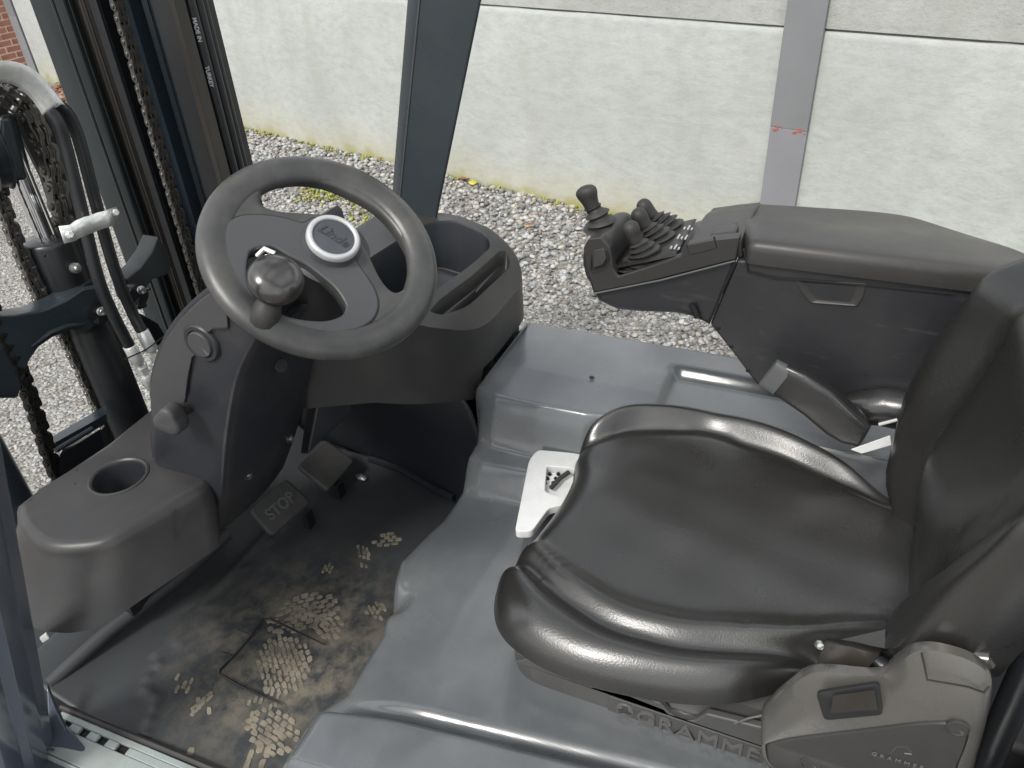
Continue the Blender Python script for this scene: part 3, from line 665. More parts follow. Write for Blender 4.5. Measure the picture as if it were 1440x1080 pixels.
# steering column
sideL = .728
prof = [(0.728,0.999,0.295), (0.728,0.9591,0.4634), (0.728,0.9555,0.5966), (0.728,1.0431,0.5748), (0.728,1.0234,0.6296), (0.728,0.9917,0.6828), (0.728,0.9428,0.7471), (0.728,0.8897,0.7978), (0.728,0.8325,0.8413), (0.728,0.7778,0.8752), (0.728,0.7322,0.7999), (0.728,0.7898,0.726), (0.728,0.8569,0.5992), (0.728,0.9259,0.4361)]
def colrow(t):   # t 0..1 across the column width, bulging toward the driver in the middle
    pass
rear = spline([(0.728,0.999,0.295), (0.728,0.9379,0.415), (0.728,0.8688,0.5812), (0.728,0.8045,0.7097), (0.728,0.7376,0.7988)], 5)
front = spline([(.728, 1.10, .29), (.728, 1.09, .46), (0.728,1.0431,0.5748), (0.728,1.0234,0.6296), (0.728,0.9917,0.6828), (0.728,0.9428,0.7471), (0.728,0.8897,0.7978), (0.728,0.8325,0.8413), (0.728,0.7595,0.8846)], 3)
n = 21
def resample(P, n):
    P = [Vector(p) for p in P]; d = [0]
    for i in range(1, len(P)): d.append(d[-1] + (P[i] - P[i - 1]).length)
    return [Vector([np.interp(k / (n - 1) * d[-1], d, [p[c] for p in P]) for c in range(3)]) for k in range(n)]
rear = resample(rear, n); front = resample(front, n)
rowsC = []
for k in range(n):
    r_, f_ = rear[k], front[k]; u = k / (n - 1)
    wdt = .232 + .035 * u                  # column widens to the right with height
    loop = []
    def pt(x, y): return (x, y, None)
    A = [f_ + Vector((.035, .02, .0)), f_ + Vector((.012, .004, 0)), f_ + Vector((0, -.012, 0)), r_ + (f_ - r_) * .5, r_ + Vector((0, .014, .0)), r_ + Vector((.006, .003, 0)), r_ + Vector((.022, -.004, 0)),
         r_ + Vector((wdt * .35, -.012, 0)), r_ + Vector((wdt * .65, -.012, 0)), r_ + Vector((wdt - .02, -.002, 0)), r_ + Vector((wdt - .004, .006, 0)), r_ + Vector((wdt, .02, 0)), Vector((r_.x + wdt, f_.y, f_.z)), Vector((r_.x + wdt - .03, f_.y + .02, f_.z))]
    rowsC.append(A)
rowsC = [[p + Vector((0, 0, 0)) for p in rowsC[0]]] + [[p.lerp(q, .06) for p, q in zip(rowsC[0], rowsC[1])]] + rowsC[1:]
rowsC = [[q.lerp(sum(L, Vector()) / len(L), .04) for q in L] if i == 0 else L for i, L in enumerate(rowsC)]
clm = obj('steering_column', B().loft([cspline(L, 3) for L in rowsC]), 'column', fk, ang=50)
# seams, cap and adjuster knob on its left side
def onside(px_): return px_
obj('shroud_panel', B().prism([(0.7265,1.0369,0.5743), (0.7265,1.0213,0.6311), (0.7265,0.9897,0.6842), (0.7265,0.9408,0.7484), (0.7265,0.8879,0.7989), (0.7265,0.8308,0.8423), (0.7265,0.7789,0.8757), (0.7265,0.7965,0.7983), (0.7265,0.8314,0.7907), (0.7265,0.8944,0.7247), (0.7265,0.9371,0.6419), (0.7265,0.9706,0.5863), (0.7265,1.0183,0.5634)][::1], (-.002, 0, 0)), 'shroud', clm, bevel=.0008)
obj('side_seam', B().tube([(0.7235,0.7956,0.8014), (0.7235,0.8261,0.7945), (0.7235,0.839,0.7847)], .0009, 6), 'black', clm)
obj('side_seam', B().tube([(0.7235,0.8891,0.7315), (0.7235,0.9138,0.6886), (0.7235,0.9337,0.6476)], .0009, 6), 'black', clm)
cap = obj('round_cap', B().lathe([(.0, .006), (.0205, .006), (.0215, .005), (.0222, .0), (.0222, -.01)], (0.7245,0.8607,0.7612), (-1, 0, 0), 36), 'shroud', clm)
obj('cap_surround', B().lathe([(.0225, 0), (.024, .003), (.030, .003), (.033, .0), (.0335, -.004)], (0.7245,0.8607,0.7612), (-1, 0, 0), 36), 'column', cap)
K = Vector((0.7,0.9433,0.6209)); ax = Vector((-1, -.12, .10)).normalized(); u_ = ax.orthogonal().normalized(); v_ = ax.cross(u_)
def lobe(r, h, amp): return [tuple(K + ax * h + (u_ * math.cos(a) + v_ * math.sin(a)) * r * (1 + amp * math.cos(3 * a))) for a in [2 * math.pi * k / 48 for k in range(48)]]
kb = obj('adjuster_knob', B().loft([lobe(.017, -.008, .1), lobe(.0215, -.004, .13), lobe(.0235, .002, .15), lobe(.0235, .020, .15), lobe(.0225, .0245, .14), lobe(.019, .0275, .12), lobe(.008, .0265, .05)]), 'shroud', clm, ang=60)
obj('knob_stem', B().lathe([(.012, -.036), (.012, .0)], K, ax, 16), 'mastbrown', kb)
for q, m__ in (((0.7875,0.925,0.4245), 'bolt'), ((0.9132,0.925,0.4165), 'bolt')):
    s_ = obj('column_screw', B().lathe([(0, .002), (.0035, .002), (.0045, 0), (.0045, -.004)], q, (0, -1, .3), 14), 'bolt', clm)
    obj('screw_recess', B().lathe([(.0048, -.0006), (.009, .0012), (.010, 0), (.010, -.004)], q, (0, -1, .3), 18), 'column', s_)
obj('column_recess', B().lathe([(0, .0), (.009, .0003), (.011, .001), (.0125, -.001)], (0.8141,0.8,0.6784), (-.1, -1, .45), 20), 'black', clm)

# pedals
def pedal(q, nm):
    P = [Vector(p) for p in q]     # near-left, near-right, far-right, far-left
    n_ = (P[1] - P[0]).cross(P[3] - P[0]).normalized(); n_ = n_ if n_.z > 0 else -n_
    flat = rr([(0, 0), ((P[1] - P[0]).length, 0), ((P[2] - P[0]).dot((P[1] - P[0]).normalized()), (P[3] - P[0]).length), (0, (P[3] - P[0]).length)], .013, 4)
    ux = (P[1] - P[0]).normalized(); uy = n_.cross(ux)
    lo = [P[0] + ux * p.x + uy * p.y for p in flat]; c = sum(lo, Vector()) / len(lo)
    b = B().loft([[p - n_ * .009 for p in lo], lo, [c + (p - c) * .96 + n_ * .0022 for p in lo], [c + (p - c) * .88 + n_ * .0026 for p in lo]])
    return obj(nm, b, 'pedal', fk, ang=50), c, ux, n_, uy
PB = [(0.9413,1.0917,0.055), (1.0736,1.0762,0.055), (1.0737,1.1406,0.115), (0.9374,1.1501,0.115)]
pb, c, ux, n_, uy = pedal(PB, 'brake_pedal')
text('pedal_lettering', 'STOP', .040, c + n_ * .0036, ux, n_, 'emboss', pb, ext=.0022, bold=.0012, sx=.88)
obj('pedal_arm', B().box((1.03, 1.06, -.002), (1.055, 1.075, .055)), 'black', pb)
pa, c, ux, n_, uy = pedal([(1.1238,1.0599,0.055), (1.2476,1.0592,0.055), (1.2428,1.1362,0.11), (1.1289,1.1395,0.11)], 'drive_pedal')
b = B()
for du, dv in ((-.008, -.004), (.010, .006)):
    pts = [(-.010, 0), (0, .014), (.010, 0), (0, -.014)]
    P = [c + ux * (du + x) + uy * (dv + y) + n_ * .0012 for x, y in pts]
    b.tube(P + [P[0]], .0012, 6)
obj('pedal_diamond', b, 'pedal', pa)
obj('pedal_arm', B().box((1.15, 1.05, -.002), (1.175, 1.065, .05)), 'black', pa)

# steering wheel: everything laid out on the wheel's own tilted plane
WC = Vector((.846, .694, .879)); n = Vector((-.2464, -.5835, .8121)).normalized()
WM = frame_mat(WC, (1, 0, 0), n)
def wp(u, v, h=0): return WM @ Vector((u, v, h))
oc = [(-0.1028,0.1365),(-0.0431,0.1708),(0.0264,0.1779),(0.0955,0.1487),(0.1469,0.0905),(0.171,0.0062),(0.1566,-0.0835),(0.1022,-0.1472),(0.0156,-0.1732),(-0.0645,-0.1564),(-0.1333,-0.1116),(-0.1682,-0.0597),(-0.1794,0.0136),(-0.15,0.0806)]
RW = .152
hole1 = [(-0.0022,0.1167),(0.0141,0.1281),(0.0362,0.1271),(0.0613,0.1157),(0.0844,0.0975),(0.1032,0.0724),(0.1157,0.0399),(0.123,0.0114),(0.1234,-0.0169),(0.1166,-0.0479),(0.104,-0.0773),(0.0872,-0.1025),(0.0652,-0.1173),(0.0448,-0.1226),(0.0262,-0.1173),(0.0224,-0.1036),(0.0296,-0.0816),(0.0426,-0.0578),(0.0538,-0.0354),(0.0653,-0.0028),(0.0571,0.0364),(0.0345,0.0618),(0.0121,0.0836),(-0.0014,0.1014)]
hole2 = [(-0.0894,0.0638),(-0.0786,0.0669),(-0.0622,0.0606),(-0.0519,0.05),(-0.048,0.0272),(-0.0411,0.0017),(-0.0396,-0.0288),(-0.0408,-0.0522),(-0.0477,-0.0734),(-0.0547,-0.083),(-0.0693,-0.0869),(-0.0904,-0.078),(-0.1076,-0.0613),(-0.1211,-0.0421),(-0.1284,-0.0258),(-0.1347,-0.0012),(-0.1286,0.0242),(-0.1121,0.0464)]
circ = [(.160 * math.cos(a), RW * math.sin(a)) for a in [2 * math.pi * k / 96 for k in range(96)]]
h1 = [(p.x, p.y) for p in cspline([(a, b_, 0) for a, b_ in hole1], 4)]; h2 = [(p.x, p.y) for p in cspline([(a, b_, 0) for a, b_ in hole2], 4)]
sw = flat2d('steering_wheel', circ, [h1, h2], .004, .009, WM @ Matrix.Translation((0, 0, -.004)), 'wheel', fk, 5)
b = B(); loops = []
for k in range(128):
    a = 2 * math.pi * k / 128; c, s = math.cos(a), math.sin(a); L = []
    for q in range(20):
        t = 2 * math.pi * q / 20; r = RW + .0242 * math.cos(t); L.append(wp(r * c, r * s, .0165 * math.sin(t)))
    loops.append(L)
b.loft(loops + [loops[0]], caps=False); obj('rim', b, 'wheel', sw, ang=80)
cov = [(-0.0837,0.1108),(-0.0658,0.1193),(-0.044,0.1154),(-0.0208,0.0978),(-0.0012,0.0749),(0.0127,0.0517),(0.0368,0.0431),(0.0373,-0.0043),(0.0212,-0.039),(0.0125,-0.0662),(0.001,-0.094),(-0.0156,-0.1135),(-0.0374,-0.1224),(-0.0617,-0.1201),(-0.0859,-0.1078),(-0.108,-0.091),(-0.1276,-0.0703),(-0.1432,-0.0458),(-0.1504,-0.0296),(-0.151,0.0095),(-0.1399,0.0453),(-0.1219,0.0739),(-0.1038,0.0952)]
cv = [(p.x, p.y) for p in cspline([(a, b_, 0) for a, b_ in cov], 4)]
h2b = [(a * 1.0, b_) for a, b_ in h2]
flat2d('spoke_cover', cv, [h2b], .001, .0035, WM @ Matrix.Translation((0, 0, .0080)), 'cover', sw, 3)
obj('cover_seam', B().tube([wp(u * 1.0, v, .0098) for u, v in cv] + [wp(cv[0][0], cv[0][1], .0098)], .0012, 6), 'black', sw)
hub = (0.0154,-0.0001); HC = wp(hub[0], hub[1], 0)
b = B().lathe([(.062, -.004), (.050, .003), (.043, .012), (.040, .020), (.0385, .026)], HC, n, 48)
obj('hub', b, 'cover', sw, ang=60)
obj('hub_ring', B().lathe([(.0395, .022), (.0395, .028), (.037, .0315), (.034, .0325), (.031, .031), (.0305, .028)], HC, n, 64), 'silver', sw, ang=60)
obj('hub_badge', B().lathe([(.031, .0285), (.028, .0292), (.0, .030)], HC, n, 48), 'badge', sw, ang=60)
text('logo_lettering', 'Linde', .022, HC + n * .0301 + WM.to_3x3() @ Vector((.001, .001, 0)), wp(*(0.0159,-0.0321)) - wp(*(0.0071,0.0242)), n, 'logo', sw, ext=.0004, shear=.35, bold=.0003)
obj('column_shaft', B().lathe([(.055, -.012), (.052, -.05), (.06, -.09), (.07, -.14)], HC + n * .0, n, 32), 'black', sw)
# spinner knob
kp = (-0.1101,0.0026); KC = wp(kp[0], kp[1], 0)
sk = obj('spinner_knob', B().lathe([(.028, .028), (.034, .032), (.0375, .038), (.0385, .044), (.0365, .052), (.031, .059), (.021, .064), (.009, .0662), (.0, .0664)], KC, n, 48), 'blackgloss', sw, ang=70)
bk = (-0.148,-0.0163); BK = wp(bk[0], bk[1], 0)
b = B().lathe([(.0, .028), (.028, .028), (.026, .022), (.016, .016), (.014, .006)], KC, n, 24)
b.tube([BK - n * .012, BK + n * .008, BK + n * .018 + (KC - BK) * .3, KC + n * .022 + (BK - KC) * .2], [.021, .022, .019, .012], 14)
obj('knob_clamp', b, 'rubber', sk, ang=60)
obj('clamp_lever', B().tube([wp(*(-0.0746,0.0602), .0), wp(*(-0.0631,0.0574), .01), wp(*(-0.0602,0.042), .012)], .004, 8), 'zinc', sk)

# ---------------------------------------------------------------- seat
N_C = [(.83, .376), (.774, .298), (.739, .195), (.744, .10), (.785, -.03), (.843, -.18)]
F_C = [(1.082, .382), (1.156, .306), (1.205, .153), (1.167, -.008), (1.10, -.174)]
def xn(y): p = sorted((b_, a) for a, b_ in N_C); return np.interp(y, [q[0] for q in p], [q[1] for q in p])
def xf(y): p = sorted((b_, a) for a, b_ in F_C); return np.interp(y, [q[0] for q in p], [q[1] for q in p])
_ys = np.linspace(-.4, .5, 91)
def smooth_tab(f):
    v = np.array([f(y) for y in _ys]); k = np.array([1, 3, 5, 6, 5, 3, 1.]); k /= k.sum(); v2 = np.convolve(np.pad(v, 6, mode='edge'), k, 'same'); v2 = np.convolve(v2, k, 'same')[6:-6]; return lambda y: float(np.interp(y, _ys, v2))
xN, xF = smooth_tab(xn), smooth_tab(xf)
def cush(x, y):
    a, c = xN(y), xF(y); s = (x - a) / (c - a)
    front = float(sst(y, .30, .40)); rear = float(sst(y, -.05, -.22))
    z = .421 + .004 * (2 * s - 1) ** 4 * (0 <= s <= 1) + .004 * math.sin(math.pi * min(1, max(0, s))) - .010 * front
    if s < 0 or x < a + .02:
        d = a - x
        z = .423 - .010 * front if d > 0 else z
        z += .012 * math.exp(-((d - .008) / .017) ** 2)
        z -= .010 * math.exp(-((d - .040) / .016) ** 2)
        z += .026 * float(sst(d, .035, .085)) 
    if s > 1 or x > c - .03:
        d = x - c
        z = .423 - .008 * front if d > 0 else z
        z -= .006 * math.exp(-(d / .010) ** 2)
        z += .050 * float(sst(d, .0, .050)) * (1 - .4 * rear)
    z += .012 * rear
    z += .0012 * math.sin(x * 40 + y * 13) * math.sin(y * 29 - x * 17)
    return z
OUT = [(.86, -.27), (.82, -.19), (.765, -.105), (.695, -.035), (.652, .03), (.626, .12), (.615, .215), (.625, .295), (.652, .350), (.702, .385), (.765, .398), (.83, .388), (.90, .378), (.975, .371), (1.035, .374), (1.09, .386), (1.15, .372), (1.205, .328), (1.240, .25), (1.252, .15), (1.24, .05), (1.20, -.06), (1.14, -.16), (1.09, -.27)]
oc = cspline([(a, b_, 0) for a, b_ in OUT], 8)
b = B(); loops = []
def skel(p): return Vector((.93, min(.20, max(-.20, p.y * .72)), 0))
no = len(oc)
nrm_ = []
for i in range(no):
    t = (oc[(i + 1) % no] - oc[i - 1]).normalized(); v = Vector((t.y, -t.x, 0)); v = -v if v.dot(oc[i] - skel(oc[i])) < 0 else v; nrm_.append(v)
def zbot(p): return .325 - .0 * p.x
for dz, off in ((-.10, -.055), (-.092, -.03), (-.078, -.010), (-.062, 0.0)):
    loops.append([p + nrm_[i] * off + Vector((0, 0, cush(p.x * .93 + .93 * .07, p.y * .94) + dz + .012)) for i, p in enumerate(oc)])
rr_ = .060
for k in range(26):
    q = (k / 25) ** 1.35; L = []
    for i, p in enumerate(oc):
        sk_ = skel(p); tot = (sk_ - p).length
        if q * tot < rr_: pass
        P = p.lerp(sk_, q); d = q * tot; e = max(0, 1 - d / rr_)
        L.append(Vector((P.x, P.y, cush(P.x, P.y) - rr_ * (1 - math.sqrt(max(0, 1 - e * e))))))
    loops.append(L)
b.loft(loops, caps=False)
seat = obj('seat_cushion', b, 'vinyl', fk, sub=1, ang=80)
# base shell under the cushion with raised lettering
base = rr([(.685, -.32), (.685, .345), (.76, .385), (1.08, .385), (1.165, .345), (1.165, -.32)], [.01, .06, .05, .05, .06, .01], 6)
def bl(dx, z): return [(.925 + (p.x - .925) * (1 - dx / .24), .03 + (p.y - .03) * (1 - dx / .34), z) for p in base]
b = B().loft([bl(0, .225), bl(0, .245), bl(0.0, .292), bl(.003, .297), bl(.010, .300), bl(.020, .318), bl(.022, .335), bl(.06, .345)], caps=False)
sb = obj('seat_base', b, 'seatbase', fk, ang=35)
b = B().prism([(.676, .345, .297), (.676, .30, .335), (.676, .20, .332), (.676, .11, .318), (.676, .095, .300), (.676, .075, .296), (.676, .060, .303), (.676, .045, .330), (.676, -.10, .350), (.676, -.30, .35), (.676, -.30, .297)][::-1], (.012, 0, 0))
obj('side_rail', b, 'seatbase', sb, bevel=.004, seg=3)
obj('letter_band', B().box((.6825, -.075, .240), (.6855, .19, .284)), 'seatbase', sb, bevel=.001)
text('base_lettering', 'GRAMMER', .040, (.6822, .040, .2625), (0, -1, 0), (-1, 0, 0), 'emboss', sb, ext=.0035, bold=0, sx=1.1, space=1.05)
lg = obj('base_logo', B().lathe([(.0, .0022), (.0135, .0022), (.0145, .0)], (.6822, .163, .2645), (-1, 0, 0), 28), 'emboss', sb)
b = B()
for a0_ in (math.pi / 2, math.pi * 7 / 6, math.pi * 11 / 6):
    for k in (-1, 0, 1):
        ca, sa = math.cos(a0_), math.sin(a0_); px_, pz_ = -sa * k * .0032, ca * k * .0032
        b.tube([(.6795, .163 - (px_ + ca * .001), .2645 + pz_ + sa * .001), (.6795, .163 - (px_ + ca * .0115), .2645 + pz_ + sa * .0115)], .0006, 5)
obj('logo_lines', b, 'black', lg)
# seat adjusting handle
hl = [(p[0], p[1]) for p in rr([(v[0], v[1]) for v in [(0.9072,0.4393,0.334),(1.1037,0.4914,0.334),(1.1393,0.4867,0.334),(1.1562,0.4055,0.334),(1.1493,0.3455,0.334),(1.0497,0.314,0.334),(0.986,0.4028,0.334),(0.9181,0.41,0.334)]], [.01, .02, .012, .02, .02, .01, .01, .01], 4)]
hh = [(p[0], p[1]) for p in rr([(v[0], v[1]) for v in [(1.0974,0.4501,0.334),(1.1078,0.4022,0.334),(1.0947,0.3692,0.334),(1.0208,0.3928,0.334),(1.0254,0.4267,0.334)]], .008, 4)]
ah = flat2d('adjuster_handle', hl, [hh], .007, .002, Matrix.Translation((0, 0, .327)), 'white', fk, 3)
b = B()
for i in range(5):
    for j in range(2):
        x_ = 1.065 + i * .014 + j * .006; y_ = .442 - j * .016
        b.loft([[(x_ + .006 * math.cos(a), y_ + .006 * math.sin(a), .318) for a in (0, 1.57, 3.14, 4.71)], [(x_ + .002 * math.cos(a), y_ + .002 * math.sin(a), .324) for a in (0, 1.57, 3.14, 4.71)]])
gp = B().box((1.03, .375, .312), (1.135, .455, .3185)); obj('scale_plate', gp, 'white', ah); obj('ribbed_grip', b, 'black', ah)
obj('release_lever', B().tube([(1.0431,0.4202,0.332), (1.0766,0.4134,0.332), (1.0962,0.4025,0.334)], .005, 8), 'retractside', ah)

# backrest
def yb(x, z):        # front face of the backrest
    base_ = -.195 - .045 * float(sst(z, .55, .85)) - 1.1 * max(0, z - .80) * float(sst(z, .78, .88))
    xc = .925; d = (x - xc)
    hw_ = .145 + .10 * float(sst(z, .48, .85))
    s = abs(d) / hw_
    bol = .050 * float(sst(s, .72, 1.25)) * (1 if z > .5 else 1)
    crease = -.010 * math.exp(-((s - .74) / .07) ** 2)
    lumb = .022 * math.exp(-((z - .60) / .09) ** 2) * float(sst(-s, -1, -.3))
    return base_ + bol + crease + lumb + .0012 * math.sin(x * 33 + z * 19)
def hwid(z): return .275 - .13 * float(sst(z, .60, .40)) - .05 * float(sst(z, .84, 1.1))
loops = []
zs = [.43 + .02 * i for i in range(42)]
for i, z in enumerate(zs):
    hw2 = hwid(z); L = []
    e = 1
    for k in range(41):
        u = -1 + 2 * k / 40; x = .925 + hw2 * math.sin(u * math.pi / 2); fr = math.sqrt(max(0, 1 - abs(u) ** 9))
        yy = yb(x, z); L.append(Vector((x, yy - .055 * (1 - fr), z)))
    for k in range(12):
        u = 1 - 2 * (k + .5) / 12; L.append(Vector((.925 + hw2 * u * .97, yb(.925, z) - .085, z)))
    loops.append(L)
def sq(L, f, dz): 
    c = sum(L, Vector()) / len(L); return [c + (p - c) * f + Vector((0, 0, dz)) for p in L]
loops = [sq(loops[0], .6, -.022), sq(loops[0], .85, -.016)] + loops + [sq(loops[-1], .8, .02), sq(loops[-1], .3, .03)]
bk_ = obj('seat_back', B().loft(loops), 'vinyl', fk, ang=80)

obj('seat_pan', B().box((.72, -.46, .24), (1.13, -.17, .405)), 'black', fk, bevel=.01)
# belt retractor box with bracket, near side of the seat
Rt = [(0.63,-0.0262,0.4215), (0.63,-0.0336,0.4643), (0.63,-0.0499,0.5084), (0.63,-0.0739,0.5502), (0.63,-0.1371,0.5764), (0.63,-0.1596,0.6304), (0.63,-0.1956,0.6409), (0.63,-0.2254,0.6297), (0.63,-0.2388,0.5987), (0.62,-0.2488,0.5061), (0.62,-0.2506,0.4007), (0.62,-0.1465,0.3248), (0.62,-0.0521,0.3377)]
Rs = [(0.607,-0.0334,0.4055), (0.607,-0.0422,0.4238), (0.607,-0.062,0.4453), (0.607,-0.0963,0.4753), (0.607,-0.1491,0.5214), (0.607,-0.1796,0.5477), (0.607,-0.2065,0.5661), (0.607,-0.2241,0.5686), (0.607,-0.232,0.5508), (0.607,-0.2352,0.4971), (0.607,-0.2359,0.4137), (0.607,-0.1471,0.349), (0.607,-0.055,0.3617)]
def shl(A, f, c=None):
    A = [Vector(a) for a in A]; c = sum(A, Vector()) / len(A); return [c + (a - c) * f for a in A]
Rt_ = [Vector(p) for p in Rt]; Rs_ = [Vector(p) for p in Rs]
rs = lambda L, k=5: cspline(L, k)
back_ = [p + Vector((.035, 0, -.03)) for p in Rt_]
mid = [a.lerp(c, .5) + Vector((-.004, 0, .004)) for a, c in zip(Rt_, Rs_)]
rb = obj('belt_retractor', B().loft([rs(back_), rs([p + Vector((.012, 0, 0)) for p in Rt_]), rs(Rt_), rs(mid), rs(Rs_), rs(shl(Rs_, .97)), rs(shl([p + Vector((.004, 0, 0)) for p in Rs_], .955))], caps=True), 'retract', fk, ang=50)
Rf = [Vector(p) + Vector((-.0005, 0, 0)) for p in Rs]
obj('side_cover', B().loft([rs([p + Vector((.01, 0, 0)) for p in shl(Rf, .95)]), rs([p + Vector((-.0015, 0, 0)) for p in shl(Rf, .945)]), rs([p + Vector((-.0025, 0, 0)) for p in shl(Rf, .93)])]), 'retractside', rb, ang=40)
wn = [(0.612,-0.0754,0.5415), (0.618,-0.1333,0.5828), (0.61,-0.1461,0.5428), (0.604,-0.0909,0.5087)]
W_ = [Vector(p) for p in wn]; cW = sum(W_, Vector()) / 4
wr = rr(W_, .006, 5)
nW = (W_[1] - W_[0]).cross(W_[3] - W_[0]).normalized(); nW = nW if nW.x < 0 else -nW
obj('window_slot', B().loft([[p + nW * .001 for p in wr], [p + nW * .006 for p in wr], [cW + (p - cW) * .95 + nW * .0065 for p in wr]]), 'black', rb, ang=30)
q = [(0.603,-0.0924,0.5538), (0.606,-0.1299,0.5806), (0.602,-0.138,0.5552), (0.598,-0.0943,0.5279)]; q = [Vector(p) for p in q]
obj('window_plate', B().prism([p + nW * .001 for p in q], nW * .0008), 'mastbrown', rb)
def disc(q, r, nm, m_, h=.0012): return obj(nm, B().lathe([(0, h), (r * .86, h), (r * .9, h * 2), (r, h * 1.6), (r, -.004)], q, (-1, -.05, .05), 28), m_, rb, ang=30)
disc((0.605,-0.216,0.5602), .0115, 'round_boss', 'retractside'); disc((0.605,-0.0919,0.4093), .013, 'round_boss', 'retractside')
text('box_lettering', 'GRAMMER', .0085, (0.6025,-0.1756,0.4728), (0, -1, .06), (-1, 0, .05), 'emboss', rb, ext=.0005, space=1.6)
obj('box_logo', B().tube([(0.6045,-0.1668,0.4787), (0.6045,-0.1694,0.495), (0.6045,-0.1791,0.5011), (0.6045,-0.1858,0.4938)], .0006, 6).tube([(0.6045,-0.1797,0.4884), (0.6045,-0.1864,0.4912)], .0012, 6), 'emboss', rb)
obj('lid_seam', B().tube([(0.624,-0.1635,0.6375), (0.618,-0.1685,0.6273), (0.612,-0.1745,0.6127), (0.609,-0.1965,0.621), (0.612,-0.2113,0.62), (0.616,-0.2275,0.6134), (0.622,-0.2312,0.6181)], .0011, 6), 'black', rb)
# belt bracket (bent steel) above the box
b = B().grid([[(0.68,-0.0792,0.5538), (0.68,-0.1076,0.5605), (0.68,-0.1384,0.562)], [(0.66,-0.0747,0.5669), (0.66,-0.1048,0.5735), (0.66,-0.1338,0.5733)], [(0.65,-0.0729,0.5301), (0.65,-0.1037,0.5404), (0.65,-0.1262,0.56)], [(0.65,-0.0743,0.5069), (0.65,-0.1069,0.5227), (0.65,-0.1295,0.551)]])
brk = obj('belt_bracket', b, 'mastbrown', fk, solid=.003, ang=20)
obj('bracket_bolt', B().lathe([(0, .007), (.004, .006), (.0055, .003), (.0055, 0)], (0.655,-0.0702,0.5683), (-1, -.3, .5), 16), 'bolt', brk)
obj('bracket_plate', B().loft([[(0.72,-0.1072,0.5277), (0.72,-0.1433,0.5513), (0.7,-0.1461,0.5406), (0.7,-0.0952,0.5327)], [(0.722,-0.108,0.5229), (0.722,-0.1442,0.5466), (0.702,-0.1473,0.5346), (0.702,-0.0964,0.5252)]]), 'black', brk)
obj('belt_rod', B().tube([(0.665,0.0046,0.3459), (0.665,-0.0109,0.3685), (0.665,-0.034,0.3918)], .0015, 8), 'bolt', brk)
obj('belt_webbing', B().tube([(0.66,-0.1292,0.5657), (0.66,-0.1399,0.5579), (0.65,-0.1511,0.5595), (0.64,-0.1514,0.5834)], [.006, .010, .010, .006], 10), 'blackpaint', brk)
obj('recliner_pivot', B().tube([(0.66,-0.1803,0.6075), (0.66,-0.2044,0.6094), (0.66,-0.23,0.6159), (0.66,-0.2371,0.6071)], [.004, .010, .012, .006], 12), 'blackgloss', brk)
# tube frame and rear cover behind the seat
obj('rear_guard_tube', B().tube([(0.7,-0.283,0.6514), (0.7,-0.2882,0.5139), (0.7,-0.2962,0.341)], .017, 14), 'blackpaint', fk)
obj('rear_cover', B().hexa([(.40, -.62, -.05), (.66, -.62, -.05), (.66, -.30, -.05), (.40, -.30, -.05), (.46, -.62, .62), (.64, -.62, .62), (.64, -.30, .52), (.46, -.30, .52)]), 'hood', fk, bevel=.02, seg=4)

# belt buckle at the right of the cushion
def flatloft(path, w_, h_, axw, n_=14, m_='blackgloss', nm='x', par=None, pw=4):
    P = [Vector(p) for p in path]; loops = []
    for i, p in enumerate(P):
        t = (P[min(i + 1, len(P) - 1)] - P[max(i - 1, 0)]).normalized(); a = Vector(axw); a = (a - t * a.dot(t)).normalized(); c = t.cross(a)
        ww = w_[i] if isinstance(w_, (list, tuple)) else w_; h2_ = h_[i] if isinstance(h_, (list, tuple)) else h_
        L = []
        for k in range(n_ * 2):
            th = math.pi * k / n_; cc_, ss_ = math.cos(th), math.sin(th)
            L.append(p + a * ww * math.copysign(abs(cc_) ** (2 / pw), cc_) + c * h2_ * math.copysign(abs(ss_) ** (2 / pw), ss_))
        loops.append(L)
    return obj(nm, B().loft(loops), m_, par, ang=50)
up_ = Vector((1.2,0.029,0.6112)) - Vector((1.2,0.0531,0.5273))
mats = M['blackgloss']
bkl = flatloft([(1.195,0.0432,0.5743), (1.19,0.0179,0.5682), (1.19,-0.0229,0.5474), (1.185,-0.0651,0.5199), (1.18,-0.088,0.5093), (1.17,-0.1061,0.506)], [.031, .034, .035, .034, .031, .022], [.010, .014, .017, .020, .019, .010], up_, m_='softblack', nm='belt_buckle', par=fk)
flatloft([(1.195,0.0659,0.5829), (1.195,0.0404,0.5719)], [.030, .031], [.009, .0125], up_, m_='padtab', nm='release_button', par=bkl)
obj('buckle_tongue', B().prism([(1.13,-0.0878,0.5021), (1.15,-0.1423,0.532), (1.15,-0.1486,0.5126), (1.13,-0.1063,0.498)], (.004, 0, -.003)), 'white', bkl, bevel=.001)
# bellows behind buckle
obj('armrest_pivot_boot', B().tube([(1.235, -.045, .475), (1.235, -.085, .515), (1.235, -.13, .53), (1.235, -.18, .53)], [.012, .03, .035, .035], 20), 'softblack', fk, ang=60)
obj('boot_bracket', B().tube([(1.2,-0.1269,0.5141), (1.2,-0.1524,0.5312)], .003, 8), 'white', fk)

